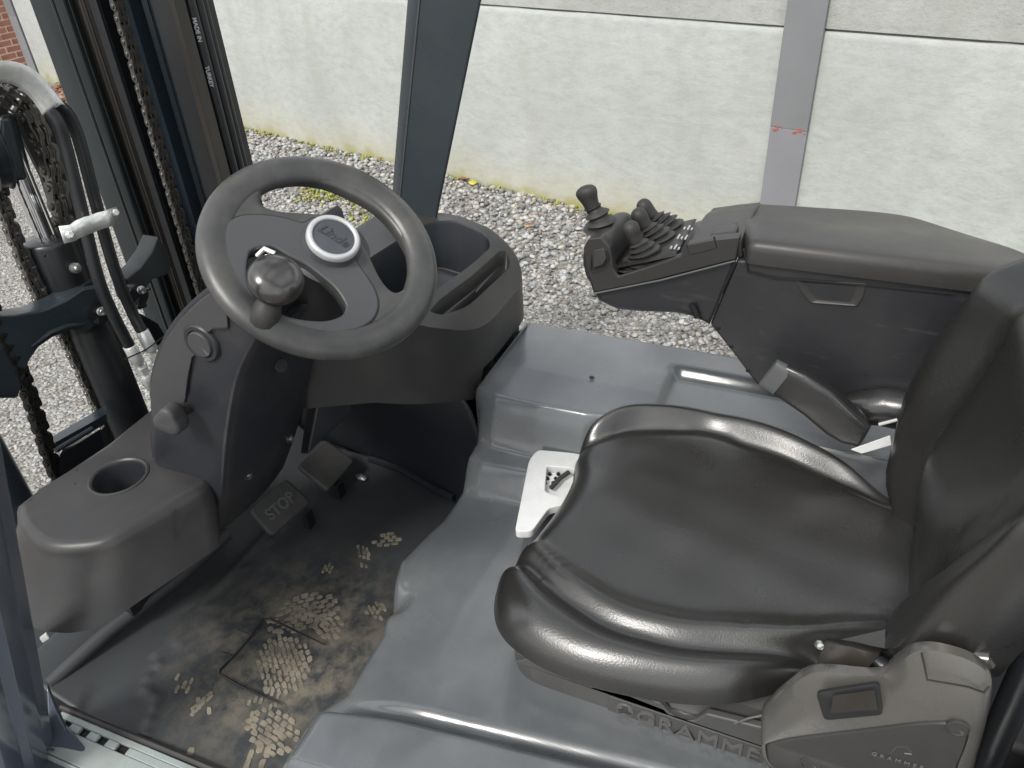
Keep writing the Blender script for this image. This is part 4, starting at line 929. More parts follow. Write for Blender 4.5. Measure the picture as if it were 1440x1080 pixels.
# ---------------------------------------------------------------- armrest with control levers
x0 = 1.252
bodyL = [(1.25,0.1491,0.7602), (1.25,0.1826,0.6276), (1.25,0.1361,0.5756), (1.25,0.0867,0.5167), (1.25,0.0325,0.4936), (1.25, -.02, .475), (1.25, -.26, .47), (1.25, -.26, .76), (1.25, .10, .765)]
arm = obj('armrest_console', B().prism([(x0, p[1], p[2]) for p in bodyL], (.12, 0, 0)), 'armrest', fk, bevel=.006, seg=3)
for q in ((1.2515,0.1671,0.6236), (1.2515,0.1404,0.5892), (1.2515,0.1044,0.5437)): obj('screw_hole', B().lathe([(0, .0006), (.0035, .0006), (.0045, .0), (.004, -.002)], q, (-1, 0, 0), 14), 'black', arm)
# lid
def lidz(x, y): return .800 - .028 * float(sst(x, 1.28, 1.5)) - .02 * float(sst(y, .02, .16)) * 0
plan = rr([(1.245, .134), (1.36, .165), (1.50, .192), (1.515, .05), (1.525, -.05), (1.520, -.12), (1.468, -.19), (1.415, -.232), (1.37, -.262), (1.30, -.30), (1.245, -.31)], [.012, .2, .03, .1, .08, .08, .08, .05, .05, .05, .02], 4)
plan = plan[:15] + [Vector((p.x, p.y, 0)).to_2d() for p in spline([(q.x, q.y, 0) for q in plan[15:]][::2], 3)]
cxl, cyl_ = 1.38, -.06
def lp2(dx, dz): return [Vector((cxl + (p.x - cxl) * (1 - dx / .13), cyl_ + (p.y - cyl_) * (1 - dx / .28), lidz(p.x, p.y) + dz)) for p in plan]
loops = [lp2(.004, -.042), lp2(0, -.040), lp2(0, -.018), lp2(.002, -.010), lp2(.007, -.003), lp2(.014, -.0005), lp2(.03, .001)]
for f in (.06, .09, .12): loops.append([Vector((p.x, p.y, lidz(p.x, p.y) + .0015)) for p in [Vector((cxl + (q.x - cxl) * (1 - f / .13), cyl_ + (q.y - cyl_) * (1 - f / .28), 0)) for q in plan]])
lid = obj('armrest_lid', B().loft(loops), 'armtop', arm, ang=50)
obj('lid_gap', B().tube([(1.2505,0.14,0.7836), (1.2505,0.1281,0.7429), (1.2505,0.0826,0.7375), (1.2505,0.0484,0.7401), (1.2505,-0.0612,0.7465), (1.2505,-0.1843,0.7508)], .0022, 6), 'black', arm)
hd = [(1.2495,0.0506,0.7402), (1.2495,0.0356,0.7171), (1.2495,0.0193,0.7008), (1.2495,-0.0527,0.7061), (1.2495,-0.059,0.7245), (1.2495,-0.0586,0.7491)]
H = [Vector(p) for p in hd]
b = B().loft([[p + Vector((.004, 0, 0)) for p in H], [p + Vector((-.0015, 0, 0)) for p in H], [p + Vector((.001, 0, 0)) + (sum(H, Vector()) / 6 - p) * .10 for p in H], [p + Vector((.003, 0, 0)) + (sum(H, Vector()) / 6 - p) * .35 for p in H]])
obj('lid_catch', b, 'pod', arm, bevel=.002, seg=3)
# control pod
low = [(1.25,0.4233,0.7084), (1.25,0.4046,0.6559), (1.25,0.2768,0.7041), (1.25,0.1515,0.7598), (1.25,0.1735,0.666), (1.25,0.184,0.6288), (1.25,0.2135,0.64), (1.25,0.2464,0.6417), (1.25,0.3132,0.6331), (1.25,0.3575,0.6301), (1.25,0.3945,0.6423)]
LL = [Vector((x0, p[1], p[2])) for p in low]
def shift(L, dx, s=1): c = sum(L, Vector()) / len(L); return [Vector((p.x + dx, c.y + (p.y - c.y) * s, c.z + (p.z - c.z) * s)) for p in L]
pod = obj('control_pod', B().loft([shift(LL, .006, .96), shift(LL, .001, .985), shift(LL, 0, 1), shift(LL, .22, 1), shift(LL, .24, .93)]), 'armrest', arm, ang=35)
obj('pod_slot', B().tube([(1.2515,0.2183,0.6635), (1.2515,0.2059,0.639)], .0065, 12), 'black', pod)
obj('pod_split', B().tube([(1.2505,0.1501,0.7571), (1.2505,0.1677,0.6939), (1.2505,0.1842,0.63)], .0018, 6), 'black', pod)
upz = lambda x, y: float(np.interp(y, [.148, .237, .247, .33, .36, .43], [.800, .775, .752, .715, .702, .700]))
# upper shell: side strip + top deck
prof_ = [(1.25,0.4046,0.6575), (1.25,0.2769,0.7055), (1.25,0.1504,0.7613), (1.25,0.1493,0.8033), (1.25,0.1957,0.7922), (1.25,0.236,0.7777), (1.25,0.2454,0.7535), (1.25,0.3041,0.7242), (1.25,0.358,0.6976), (1.25,0.368,0.7135), (1.25,0.3744,0.7525), (1.25,0.3922,0.7712), (1.25,0.418,0.7637), (1.25,0.4262,0.7456), (1.25,0.4219,0.7086)]
PP_ = [Vector((x0 - .001, p[1], p[2] + .001)) for p in prof_]
upper = obj('pod_top_shell', B().prism(PP_, (.022, 0, 0)), 'pod', arm, bevel=.005, seg=3)
obj('shell_seam', B().tube([Vector((x0 - .0015, p[1], p[2])) for p in (LL[1], LL[2], LL[3])], .0018, 6), 'silver' if False else 'padtab', upper)
dk = [(y, float(np.interp(y, [.148, .20, .238, .25, .33, .40], [.792, .780, .770, .745, .708, .696]))) for y in (.148, .19, .236, .252, .30, .35, .40)]
b = B().grid([[(x, y, z - .018 * float(sst(x, 1.40, 1.5))) for x in np.linspace(1.262, 1.495, 10)] for y, z in dk] )
deck = obj('switch_deck', b, 'pod', upper, solid=.03, ang=40, bevel=.002)
b = B().loft([[(1.262, .258, .749), (1.47, .262, .735), (1.48, .385, .688), (1.262, .395, .698)], [(1.266, .262, .7515), (1.466, .266, .7375), (1.476, .382, .691), (1.266, .391, .7005)]])
obj('decal_plate', b, 'mastbrown', deck)
# hand-rest hump in front with a rocker button
hump = [(.370, .690), (.375, .735), (.385, .755), (.400, .764), (.420, .757), (.431, .735), (.428, .70), (.415, .66)]
b = B().loft([[(x, y, .70 + (z - .70) * s) for y, z in hump] for x, s in ((1.251, .86), (1.262, .97), (1.285, 1.02), (1.35, 1.04), (1.41, .95), (1.45, .7))])
hmp = obj('front_hump', b, 'pod', upper, sub=2, ang=80)
q = [Vector(p) for p in ((1.262,0.4053,0.7432), (1.262,0.3848,0.7502), (1.257,0.3788,0.7318), (1.255,0.3848,0.7189), (1.255,0.4054,0.7087))]
nq = (q[1] - q[0]).cross(q[3] - q[0]).normalized(); nq = nq if nq.dot(Vector((-.75, -.35, .56))) > 0 else -nq
cq = sum(q, Vector()) / 5; out_ = [cq + (p - cq) * 1.28 for p in q]
bt = obj('rocker_button', B().prism([p + nq * .008 for p in q], nq * .004), 'pod', hmp, bevel=.002, seg=3)
obj('button_frame', B().tube([p + nq * .009 for p in out_] + [out_[0] + nq * .009], .0012, 6), 'black', bt)
# toggle switches behind the levers
for i in range(9):
    xx, yy = 1.285 + (i % 3) * .055 , .256 + (i // 3) * .007
    obj('switch_symbol', B().box((xx, yy, .752 - (xx - 1.27) * .07), (xx + .010 + (i % 2) * .01, yy + .003, .7535 - (xx - 1.27) * .07)), 'hoseprint', deck)
obj('toggle_switch', B().hexa([(1.262, .158, .778), (1.315, .158, .778), (1.315, .205, .770), (1.262, .205, .770), (1.272, .160, .803), (1.312, .160, .803), (1.312, .203, .792), (1.272, .203, .792)]), 'pod', deck, bevel=.005, seg=3)
obj('switch_gap', B().tube([(1.252,0.2364,0.7768), (1.252,0.2313,0.76), (1.252,0.1944,0.7744), (1.252,0.1852,0.7796), (1.252,0.1918,0.7984)], .0016, 6), 'black', deck)
obj('round_panel', B().loft([[(x, y, z + .001) for x, y, z in L] for L in [[(1.345, .165, .786), (1.47, .168, .775), (1.47, .215, .765), (1.43, .235, .757), (1.36, .235, .762), (1.34, .21, .771)], [(1.35, .168, .788), (1.465, .171, .777), (1.465, .213, .767), (1.428, .231, .759), (1.364, .231, .764), (1.346, .208, .773)]]]), 'armtop', deck, bevel=.001)
# the three bellows levers and the direction lever
def lever(px_b, tip, r0, r1, nr, kr, label, knob='round', flatn=.0):
    P0_ = Vector(px_b) + Vector((0, 0, .010)); P1_ = Vector(tip); ax_ = (P1_ - P0_); H_ = ax_.length; ax_.normalize(); up0 = Vector((0, 0, 1))
    b = B(); loops = []
    for k in range(nr * 4 + 1):
        t = k / (nr * 4); base_r = r0 + (r1 - r0) * t ** 1.15; ph = (k % 4)
        r = base_r * (1.0, .97, .70, .70)[ph]; h = t * H_ * .66
        axk = up0.lerp(ax_, min(1, t * 1.6)).normalized(); c_ = P0_ + (up0 * (H_ * .66 * t) * (1 - t) + ax_ * (H_ * .66 * t) * t)
        u2 = Vector((1, 0, 0)); u2 = (u2 - axk * u2.dot(axk)).normalized(); v2 = axk.cross(u2)
        if k % 4 == 1: c_ = c_ - axk * .0012
        loops.append([c_ + (u2 * math.cos(a) + v2 * math.sin(a)) * r for a in [2 * math.pi * j / 28 for j in range(28)]])
    o = obj('control_lever', B().loft(loops), 'rubber', arm, bevel=.0008, ang=25)
    o['label'] = label
    u2 = Vector((1, 0, 0)); u2 = (u2 - ax_ * u2.dot(ax_)).normalized(); v2 = ax_.cross(u2); K0 = P0_ + ax_ * H_ * .60
    if knob == 'round': pr_ = [(.86, -.15), (.86, .15), (.92, .34), (1.05, .54), (1.06, .72), (.92, .88), (.6, 1.0), (.15, 1.04)]
    else: pr_ = [(.78, -.2), (.80, .05), (.84, .28), (.98, .5), (1.16, .68), (1.16, .84), (.9, .98), (.3, 1.05)]
    kl = []
    for r, h in pr_:
        kl.append([K0 + ax_ * (h * H_ * (.52 if knob == 'round' else .62)) + (u2 * math.cos(a) * (1.05 if knob == 'round' else .8) + v2 * math.sin(a) * (1 if knob == 'round' else 1.05)) * r * kr for a in [2 * math.pi * j / 20 for j in range(20)]])
    obj('lever_knob', B().loft(kl), 'rubber', o, sub=1, ang=80)
lever((1.3,0.319,0.6988), (1.3,0.3523,0.7776), .047, .013, 6, .0155, 'nearest of the three bellows levers on the armrest')
lever((1.375,0.3153,0.7027), (1.375,0.3583,0.7739), .045, .013, 6, .015, 'middle one of the three bellows levers')
lever((1.45,0.3121,0.6952), (1.45,0.3684,0.7616), .043, .013, 6, .015, 'farthest of the three bellows levers')
lever((1.34,0.4192,0.7371), (1.34,0.4486,0.8144), .036, .018, 3, .0180, 'tall direction lever standing on the front hump', 'tall')

# ---------------------------------------------------------------- front pillars
A1, Bm1, C1 = Vector((1.5,0.7245,1.1231)), Vector((1.5,0.8596,1.1219)), Vector((1.53,0.9054,1.1171))
A0, B0_, C0 = Vector((1.5,0.8809,0.6486)), Vector((1.5,0.9813,0.655)), Vector((1.53,1.0356,0.5901))
def ext(p, q, z): t = (z - p.z) / (q.z - p.z); return p.lerp(q, t)
def sect(z):
    a, b_, c = ext(A0, A1, z), ext(B0_, Bm1, z), ext(C0, C1, z)
    return [a, b_, c, c + Vector((.05, .02, 0)), a + Vector((.05, .07, 0)), a + Vector((.012, .012, 0)), a + Vector((.006, -.002, 0))]
pl = obj('front_pillar', B().loft([sect(z) for z in (.30, .7, 1.1, 1.6, 2.1)]), 'frame', fk, bevel=.003, seg=3)
obj('edge_highlight', B().tube([ext(B0_, Bm1, z) + Vector((-.0005, -.0005, 0)) for z in (.5, 1.1, 2.0)], .0022, 6), 'cover', pl)  # paler tube standing in for the highlight along the pillar edge
pl['label'] = 'dark blue grey front pillar beyond the storage bin'
P0_, P1_ = Vector((0.3846,1.1944,0)), Vector((0.4,0.9101,0.6952))
def secl(z):
    p = ext(P0_, P1_, z)
    return [p + Vector(v) for v in ((0, .02, 0), (0, -.004, 0), (-.004, -.008, 0), (-.018, -.012, 0), (-.024, -.018, 0), (-.030, -.020, 0), (-.055, -.024, 0), (-.068, -.014, 0), (-.074, -.016, 0), (-.10, -.02, 0), (-.12, 0, 0), (-.12, .06, 0), (-.03, .07, 0))]
pl2 = obj('front_pillar', B().loft([secl(z) for z in (-.02, .2, .5, .9, 1.3)]), 'framelit', fk, bevel=.003, seg=3)
pl2['label'] = 'glossy blue grey front pillar at the lower left'
obj('pillar_edge_seal', B().tube([secl(z)[0] + Vector((.004, .01, 0)) for z in (-.01, .3, .6, .9, 1.2)], .009, 8), 'blackpaint', pl2)
obj('gusset', B().loft([[(0.4497,1.238,0.09), (0.4326,1.2109,0.06), (0.4168,1.1816,0.03), (0.3988,1.1169,0.014), (0.3835,1.1284,0.012), (0.3852,1.1696,0.012), (0.3835,1.1925,0.015)], [Vector(p) + Vector((-.012, -.012, -.004)) for p in ((0.4497,1.238,0.09), (0.4326,1.2109,0.06), (0.4168,1.1816,0.03), (0.3988,1.1169,0.014), (0.3835,1.1284,0.012), (0.3852,1.1696,0.012), (0.3835,1.1925,0.015))]]), 'framelit', pl2, bevel=.002)
wl = [(0.3303,1.2617,0.008), (0.3286,1.2285,0.008), (0.3486,1.2229,0.008), (0.3669,1.2148,0.008), (0.369,1.1942,0.008), (0.371,1.1701,0.008)]
b = B()
WLs = spline(wl, 5)
for i, p in enumerate(WLs): b.lathe([(.0, -.004), (.005, -.003), (.0062, 0), (.005, .003), (0, .004)], p, (WLs[min(i + 1, len(WLs) - 1)] - WLs[max(0, i - 1)]), 8)
obj('weld_bead', b, 'framelit', pl2, ang=80)
obj('step_flange', B().hexa([(.05, .85, -.06), (.375, .93, -.06), (.395, 1.24, -.06), (.05, 1.5, -.06), (.05, .85, -.004), (.372, .93, -.004), (.392, 1.24, -.004), (.05, 1.5, -.004)]), 'framelit', fk, bevel=.008, seg=3)

# unseen overhead guard, added to shade the cab and shape its reflections
og = obj('unseen_overhead_guard', B().box((.40, .55, 1.60), (1.55, .62, 1.66)).box((.40, -.75, 1.60), (1.55, -.68, 1.66)), 'frame', fk, bevel=.006) if False else None
gf = obj('unseen_overhead_guard', B().loft([[(x, y, z) for x, y in ((.40, .62), (1.55, .62), (1.55, -.75), (.40, -.75))] for z in (1.66, 1.60)] + [[(x, y, z) for x, y in ((.46, .56), (1.49, .56), (1.49, -.69), (.46, -.69))] for z in (1.60, 1.66)] + [[(x, y, 1.66) for x, y in ((.40, .62), (1.55, .62), (1.55, -.75), (.40, -.75))]], caps=False), 'frame', fk, ang=30)
for i in range(2): obj('unseen_guard_bar', B().box((.455, -.60 + i * .9, 1.61), (1.495, -.555 + i * .9, 1.65)), 'frame', gf, bevel=.004)
# ---------------------------------------------------------------- mast
mast = obj('mast_upright', B().prism([(1.353, 1.75, -.55), (1.372, 1.715, -.55), (1.40, 1.715, -.55), (1.40, 1.76, -.55), (1.52, 1.76, -.55), (1.52, 1.80, -.55), (1.353, 1.80, -.55)], (0, 0, 2.7)), 'mast', fk, bevel=.004)
for q_, r__ in (((1.3428,1.714,1.1377), .004), ((1.3862,1.714,1.1313), .0022)): obj('rail_bead', B().tube([(q_[0], 1.713, 2.1), (q_[0], 1.713, -.5)], r__, 8), 'mast', mast, ang=80)
for q_, r__ in (((1.3907,1.674,1.131), .003), ((1.4134,1.674,1.1276), .0025), ((1.4385,1.674,1.1239), .0035)): obj('rail_bead', B().tube([(q_[0], 1.673, 2.1), (q_[0], 1.673, -.5)], r__, 8), 'mastbrown', mast, ang=80)
mi = obj('inner_rail', B().prism([(1.402, 1.70, -.5), (1.432, 1.675, -.5), (1.448, 1.675, -.5), (1.452, 1.70, -.5), (1.49, 1.70, -.5), (1.49, 1.755, -.5), (1.402, 1.755, -.5)], (0, 0, 2.65)), 'mastbrown', mast, bevel=.003)
obj('rail_lip', B().box((1.392, 1.635, -.5), (1.402, 1.66, 2.1)).box((1.402, 1.65, -.5), (1.455, 1.665, 2.1)), 'blackpaint', mast, bevel=.002)
obj('mast_web', B().box((1.452, 1.60, -.5), (1.56, 1.64, 2.1)), 'mastblue', mast)
obj('rail_ridge', B().prism([(1.487, 1.60, -.5), (1.494, 1.588, -.5), (1.505, 1.60, -.5)], (0, 0, 2.6)), 'mastblue', mast, bevel=.001)
obj('side_lift_tube', B().lathe([(.030, -.5), (.030, 2.1)], (1.512, 1.56, 0), (0, 0, 1), 36), 'mastblue', mast)
obj('outer_flange', B().box((1.428, 1.44, -.45), (1.463, 1.458, 2.1)), 'mastbrown', mast, bevel=.002)
obj('outer_web', B().box((1.44, 1.459, -.45), (1.57, 1.52, 2.1)), 'blackpaint', mast)
for i, (x, y, r) in enumerate(((1.4855, 1.45, .0125), (1.513, 1.452, .0115), (1.537, 1.46, .0105))):
    hz = B().tube([(x, y, 2.1), (x, y, 1.4), (x + .001, y, .9), (x - .001, y, .5), (x, y, -.2)], r, 14)
    h_ = obj('mast_hose', hz, 'hose', mast, ang=80)
    if i == 0:
        d_ = Vector((-x, -y, .3)); d_.z = 0; d_.normalize()
        for zz, tx in ((1.058, 'MADE IN'), (.955, 'TURKEY')):
            text('hose_print', tx, .013, Vector((x, y, zz)) + d_ * (r + .0003), (0, 0, -1), d_, 'hoseprint', h_, ext=.0003, bold=.0003)
obj('mast_crosshead', B().tube([(0.7955,1.5,0.3167), (0.8933,1.5,0.3068)], .006, 10).hexa([(0.8139,1.54,0.283), (0.9554,1.54,0.2684), (0.9917,1.58,0.2763), (0.835,1.58,0.2893), (0.8252,1.54,0.3076), (0.9648,1.54,0.2897), (0.9953,1.58,0.2846), (0.8393,1.58,0.2986)]), 'mastblue', mast)
obj('cross_plate', B().hexa([(0.7718,1.5,0.2402), (0.8985,1.5,0.2237), (0.9625,1.56,0.1912), (0.826,1.56,0.2205), (0.7997,1.5,0.3011), (0.9083,1.5,0.2938), (0.9642,1.56,0.246), (0.8492,1.56,0.2712)]), 'blackpaint', mast)

# chains: one link mesh, shared
def link_mesh():
    b = B(); Pn = 12
    def plate(x, dz):
        L = []
        for s in (1, -1):
            for k in range(7):
                a = -math.pi / 2 + math.pi * k / 6; L.append((x, s * .0095 * math.cos(a) * .95 * s * 1 if False else .0098 * math.sin(a) * (-s), dz + s * (.013 + .0098 * math.cos(a))))
        L2 = []
        for y, z in ((.0098, .013), (.0075, .021), (0, .0235), (-.0075, .021), (-.0098, .013), (-.0068, 0), (-.0098, -.013), (-.0075, -.021), (0, -.0235), (.0075, -.021), (.0098, -.013), (.0068, 0)): L2.append((x, y, z + dz))
        b.prism(L2, (.0028, 0, 0))
    for x in (-.0135, -.0028, .0078, .0107): plate(x, 0)
    for x in (-.0102, -.0068, .0004, .0040): plate(x, .026)
    for z in (-.013, .013): b.lathe([(0, -.0165), (.0042, -.0165), (.0050, -.0155), (.0050, .0155), (.0042, .0165), (0, .0165)], (0, 0, z), (1, 0, 0), 10)
    return b
lb = link_mesh(); lm = {}
def chain(nm, path, m_, rot=0, step=.052, parent=None, scale=1.0, bed='black'):
    P = resample(spline(path, 8), 400); tot = sum((P[i + 1] - P[i]).length for i in range(399)); step = step * scale
    ch = obj(nm, B().tube([p for p in P[::20]] + [P[-1]], .0045 * scale, 6), 'chainblack', parent)
    acc = 0; nxt = 0; first_ = None
    for i in range(399):
        if acc >= nxt:
            p = P[i]; t = (P[min(i + 3, 399)] - P[i]).normalized(); zax = -t; xax = Vector((math.cos(rot), math.sin(rot), 0)); xax = (xax - zax * xax.dot(zax)).normalized(); yax = zax.cross(xax)
            mt = Matrix((xax, yax, zax)).transposed().to_4x4(); mt.translation = p; mt = mt @ Matrix.Diagonal((scale, scale, scale, 1))
            if m_ not in lm:
                o = obj('link', lb, m_, ch, ang=30); lm[m_] = o.data
            else: o = bpy.data.objects.new('link', lm[m_]); col.objects.link(o); o.parent = ch
            o.matrix_parent_inverse = parent_mw(ch).inverted(); o.matrix_basis = mt
            nxt += step
        acc += (P[i + 1] - P[i]).length
    return ch
chain('mast_chain', [(1.418, 1.6, 1.6), (1.418, 1.6, 1.1), (1.405, 1.6, .6), (1.402, 1.6, .2)], 'chain', rot=-.16, parent=fk)
cyx = 1.057; CY = 1.62
chain('lift_chain', [(1.02, 1.60, 1.13), (1.0671,1.6,1.0134), (1.1193,1.62,0.9564), (1.1279,1.62,0.883), (1.1186,1.62,0.7985), (1.0904,1.62,0.6562), (1.087, 1.62, .5)], 'chain', rot=.0, parent=fk, scale=1.5)
chain('lift_chain', [(.985, 1.60, .84), (0.9868,1.62,0.7956), (0.9796,1.62,0.5795), (0.9973,1.62,0.4605), (1.0023,1.62,0.1797), (.998, 1.62, 0)], 'chain', rot=.0, parent=fk, scale=1.05)
chain('lift_chain', [(.835, 1.55, .66), (0.8284,1.55,0.594), (0.8277,1.55,0.4624), (0.8027,1.55,0.253), (.80, 1.55, .12)], 'chainblack', rot=.2, parent=fk, scale=1.12)
# centre lift cylinder
lc = obj('lift_cylinder', B().lathe([(.052, .595), (.058, .59), (.058, .50), (.056, .49), (.056, .47), (.058, .465), (.058, -.4)], (cyx, CY, 0), (0, 0, 1), 48), 'blackpaint', fk, ang=50)
obj('cylinder_gland', B().lathe([(.0545, .580), (.0545, .690), (.052, .697), (.046, .700), (0, .700)], (cyx - .004, CY, 0), (0, 0, 1), 48), 'blackpaint', lc, ang=50)
obj('piston_rod', B().lathe([(.0215, .66), (.0215, .90)], (cyx - .006, CY, 0), (0, 0, 1), 32), 'chrome', lc)
obj('rod_head', B().hexa([(0.9763,1.58,0.8555), (1.0333,1.58,0.8416), (1.0975,1.65,0.8352), (1.031,1.65,0.8575), (1.0321,1.58,0.9722), (1.0521,1.58,0.9668), (1.114,1.65,0.9531), (1.0809,1.65,0.9619)]), 'frame', lc, bevel=.008, seg=3)
obj('bleed_screw', B().lathe([(.0, .016), (.004, .016), (.006, .012), (.012, .010), (.0125, .002), (.012, 0)], (1.045,1.562,0.637), (-.1, -1, .2), 12), 'bolt', lc)
obj('port_hole', B().lathe([(0, .001), (.003, .001), (.003, -.001)], (0.9948,1.566,0.6886), (0, -1, 0), 10), 'black', lc)
# pulley wheel at the top left and zinc hose guard
obj('chain_pulley', B().lathe([(.02, -.018), (.10, -.018), (.106, -.014), (.100, -.012), (.100, .012), (.106, .014), (.10, .018), (.02, .018)], (1.0, 1.62, .935), (1, -.35, 0), 48), 'mast', fk, ang=50)
g1 = spline([(0.9673,1.48,1.088), (1.0077,1.48,1.0818), (1.0473,1.48,1.0696), (1.0794,1.48,1.043), (1.0989,1.48,1.0062), (1.1107,1.48,0.9755)], 5); g2 = spline([(0.9575,1.5,1.0549), (1.007,1.5,1.0483), (1.0346,1.5,1.0354), (1.0523,1.5,1.0126), (1.0613,1.5,0.9899), (1.0657,1.5,0.9708)], 5)
b = B().grid([[a + Vector((0, 0, 0)), a.lerp(c, .1) + Vector((-.002, -.006, .010)), a.lerp(c, .5) + Vector((-.003, -.016, .016)), a.lerp(c, .9) + Vector((-.002, -.008, .006)), c] for a, c in zip(g1, g2)])
obj('hose_guard', b, 'zinc', fk, solid=.003, ang=60)
for path, r in ((((1.0904,1.52,0.9813), (1.0919,1.5,0.9538), (1.09,1.5,0.9037), (1.0734,1.5,0.7868), (1.0495,1.5,0.6299), (1.0502,1.5,0.5299), (1.0615,1.5,0.4268)), .0135), (((1.1211,1.52,0.9804), (1.1379,1.52,0.9472), (1.1398,1.52,0.8946), (1.127,1.52,0.7809), (1.111,1.52,0.616), (1.1136,1.52,0.5024), (1.1079,1.5,0.44)), .0135)):
    P = spline(path, 8); hh_ = obj('hydraulic_hose', B().tube(P, r, 16), 'hose', fk, ang=80)
    e0 = P[-1]; dv = (P[-1] - P[-4]).normalized(); dv = (dv + Vector((.12, 0, -1))).normalized()
    obj('ferrule', B().lathe([(.014, -.006), (.0155, -.004), (.0155, .045), (.013, .050)], e0 - dv * .004, dv, 20), 'zinc', hh_)
    obj('hex_nut', B().lathe([(.009, .050), (.009, .058), (.0145, .058), (.0145, .075), (.010, .078), (.010, .085)], e0, dv, 6), 'zinc', hh_, ang=20)
    obj('end_fitting', B().lathe([(.013, .083), (.0145, .085), (.0145, .115), (.012, .12)], e0, dv, 18), 'zinc', hh_)
# zinc clamp over the hoses
c1 = [(0.9919,1.478,0.7692), (1.0172,1.478,0.762), (1.0289,1.472,0.7675), (1.05,1.471,0.7672), (1.0669,1.475,0.7633), (1.0819,1.47,0.7644), (1.1036,1.47,0.7609), (1.1208,1.48,0.7564), (1.1458,1.49,0.7507)]
c2 = [(0.9892,1.478,0.7323), (1.0123,1.478,0.7273), (1.0236,1.472,0.7313), (1.0449,1.471,0.7306), (1.0624,1.475,0.7277), (1.0776,1.47,0.7287), (1.0978,1.47,0.7254), (1.1151,1.48,0.7205), (1.1441,1.49,0.7279)]
cl = obj('hose_clamp', B().grid([c1, c2]), 'zinc', fk, solid=.003, ang=25)
for q in ((1.003,1.472,0.7464), (1.1315,1.48,0.7441)):
    obj('clamp_bolt', B().lathe([(0, .008), (.006, .008), (.0085, .006), (.0085, 0)], q, (-.1, -1, .2), 6), 'zinc', cl, ang=20)
bp_ = [(1.1083,1.69,1.0248), (1.1643,1.69,1.0003), (1.1988,1.69,0.9589), (1.2267,1.69,0.9046), (1.2219,1.69,0.8071), (1.2029,1.69,0.6727), (1.1914,1.69,0.564), (1.1246,1.69,0.5371), (1.1309,1.69,0.6656), (1.1435,1.69,0.7997), (1.1344,1.69,0.8992), (1.0835,1.69,0.9734)]
obj('chain_gap_shade', B().prism(bp_, (0, .01, 0)), 'black', fk)  # black sheet added to darken the gap between chain and hoses
# cast cylinder brackets
def cast(nm, pts, y, th, m_='frame'):
    L = [Vector(p) for p in pts]; c = sum(L, Vector()) / len(L)
    return obj(nm, B().loft([[c + (p - c) * .96 + Vector((0, -.004, 0)) for p in L], L, [p + Vector((0, th, 0)) for p in L]]), m_, fk, bevel=.004, seg=3, sangle=25)
cast('cylinder_bracket', [(0.8148,1.545,0.6409),(0.8675,1.545,0.6142),(0.9281,1.545,0.5941),(0.9852,1.545,0.5891),(1.0378,1.545,0.5931),(1.0764,1.545,0.5795),(1.0869,1.545,0.5558),(1.0781,1.545,0.5263),(1.0426,1.545,0.5033),(1.0033,1.545,0.4984),(0.9704,1.545,0.5225),(0.9206,1.545,0.5303),(0.8825,1.545,0.527),(0.8497,1.545,0.5103),(0.8209,1.545,0.479),(0.7936,1.545,0.4507),(0.7404,1.545,0.4866),(0.7731,1.545,0.5709)], 1.545, .06)
obj('bracket_rib', B().tube([(0.8673,1.538,0.5373), (0.9157,1.535,0.5459), (0.9597,1.535,0.5394), (1.0013,1.538,0.5215)], [.002, .006, .006, .002], 8), 'frame', fk)
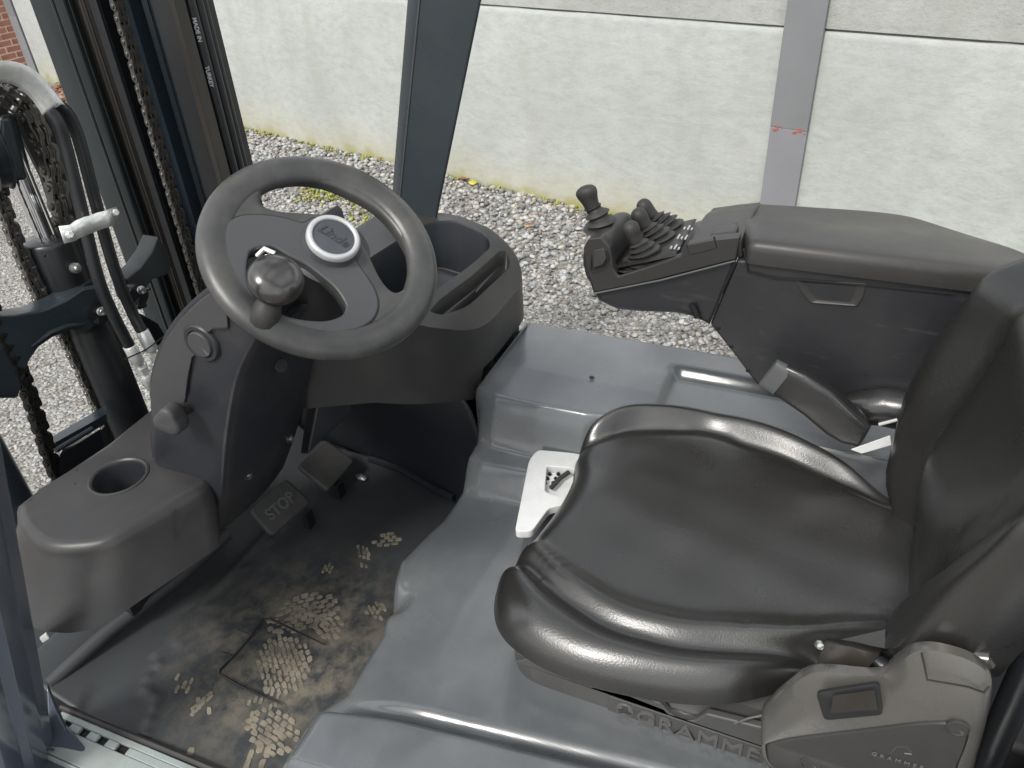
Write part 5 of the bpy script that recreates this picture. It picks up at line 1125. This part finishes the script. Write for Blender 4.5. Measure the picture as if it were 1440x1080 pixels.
cast('cylinder_bracket', [(1.1875,1.6,0.536),(1.2376,1.6,0.5438),(1.2853,1.6,0.5656),(1.3194,1.6,0.5941),(1.3344,1.6,0.552),(1.3317,1.6,0.5084),(1.313,1.6,0.4882),(1.2625,1.6,0.5),(1.2214,1.6,0.4835),(1.2175,1.6,0.4402),(1.1948,1.6,0.4438),(1.183,1.6,0.4827)], 1.60, .05, 'mast')
obj('bracket_pad', B().lathe([(.0, 0), (.026, 0), (.028, -.006), (.028, -.03)], (1.044,1.535,0.5271), (-.1, -1, .1), 20), 'blackpaint', fk)
obj('bracket_pad', B().lathe([(.0, 0), (.026, 0), (.028, -.006), (.028, -.03)], (1.1796,1.56,0.5009), (-.1, -1, .1), 20), 'blackpaint', fk)
for q in ((1.0469,1.53,0.5302), (1.1865,1.555,0.5121)):
    o = obj('bracket_bolt', B().lathe([(.0, .012), (.007, .012), (.0085, .010), (.0085, 0), (.011, -.001), (.011, -.003)], q, (-.3, -1, .2), 12), 'bolt', fk)
    obj('bolt_shank', B().lathe([(.0, .022), (.004, .022), (.004, .01)], q, (.5, -1, .1), 10), 'blackpaint', o)
obj('valve_block', B().hexa([(1.0109,1.58,0.3595), (1.0889,1.58,0.3314), (1.1276,1.62,0.3425), (1.0475,1.62,0.3593), (1.0467,1.58,0.4596), (1.1124,1.58,0.4388), (1.1363,1.62,0.4325), (1.0875,1.62,0.4493)]), 'black', fk, bevel=.004)
obj('hose_strap', B().tube([(1.0164,1.47,0.43), (1.0763,1.47,0.42), (1.1406,1.47,0.4231)], .0018, 8), 'blackpaint', fk)
obj('support_arm', B().loft([[(1.2068,1.62,0.4257), (1.2487,1.62,0.3709), (1.261,1.62,0.3127), (1.2058,1.62,0.3179), (1.1847,1.62,0.374)], [(1.2366,1.66,0.4028), (1.2795,1.66,0.3467), (1.2922,1.66,0.2871), (1.2356,1.66,0.2924), (1.2139,1.66,0.3499)]]), 'blackpaint', fk, bevel=.003)
# second lift tube and front plate at the left edge
obj('left_lift_tube', B().lathe([(.045, -.4), (.045, .62)], (.69, 1.56, 0), (0, 0, 1), 36), 'frame', fk, ang=60)
obj('mast_cross_member', B().box((.60, 1.70, -.40), (1.36, 1.76, -.22)), 'blackpaint', fk, bevel=.006)
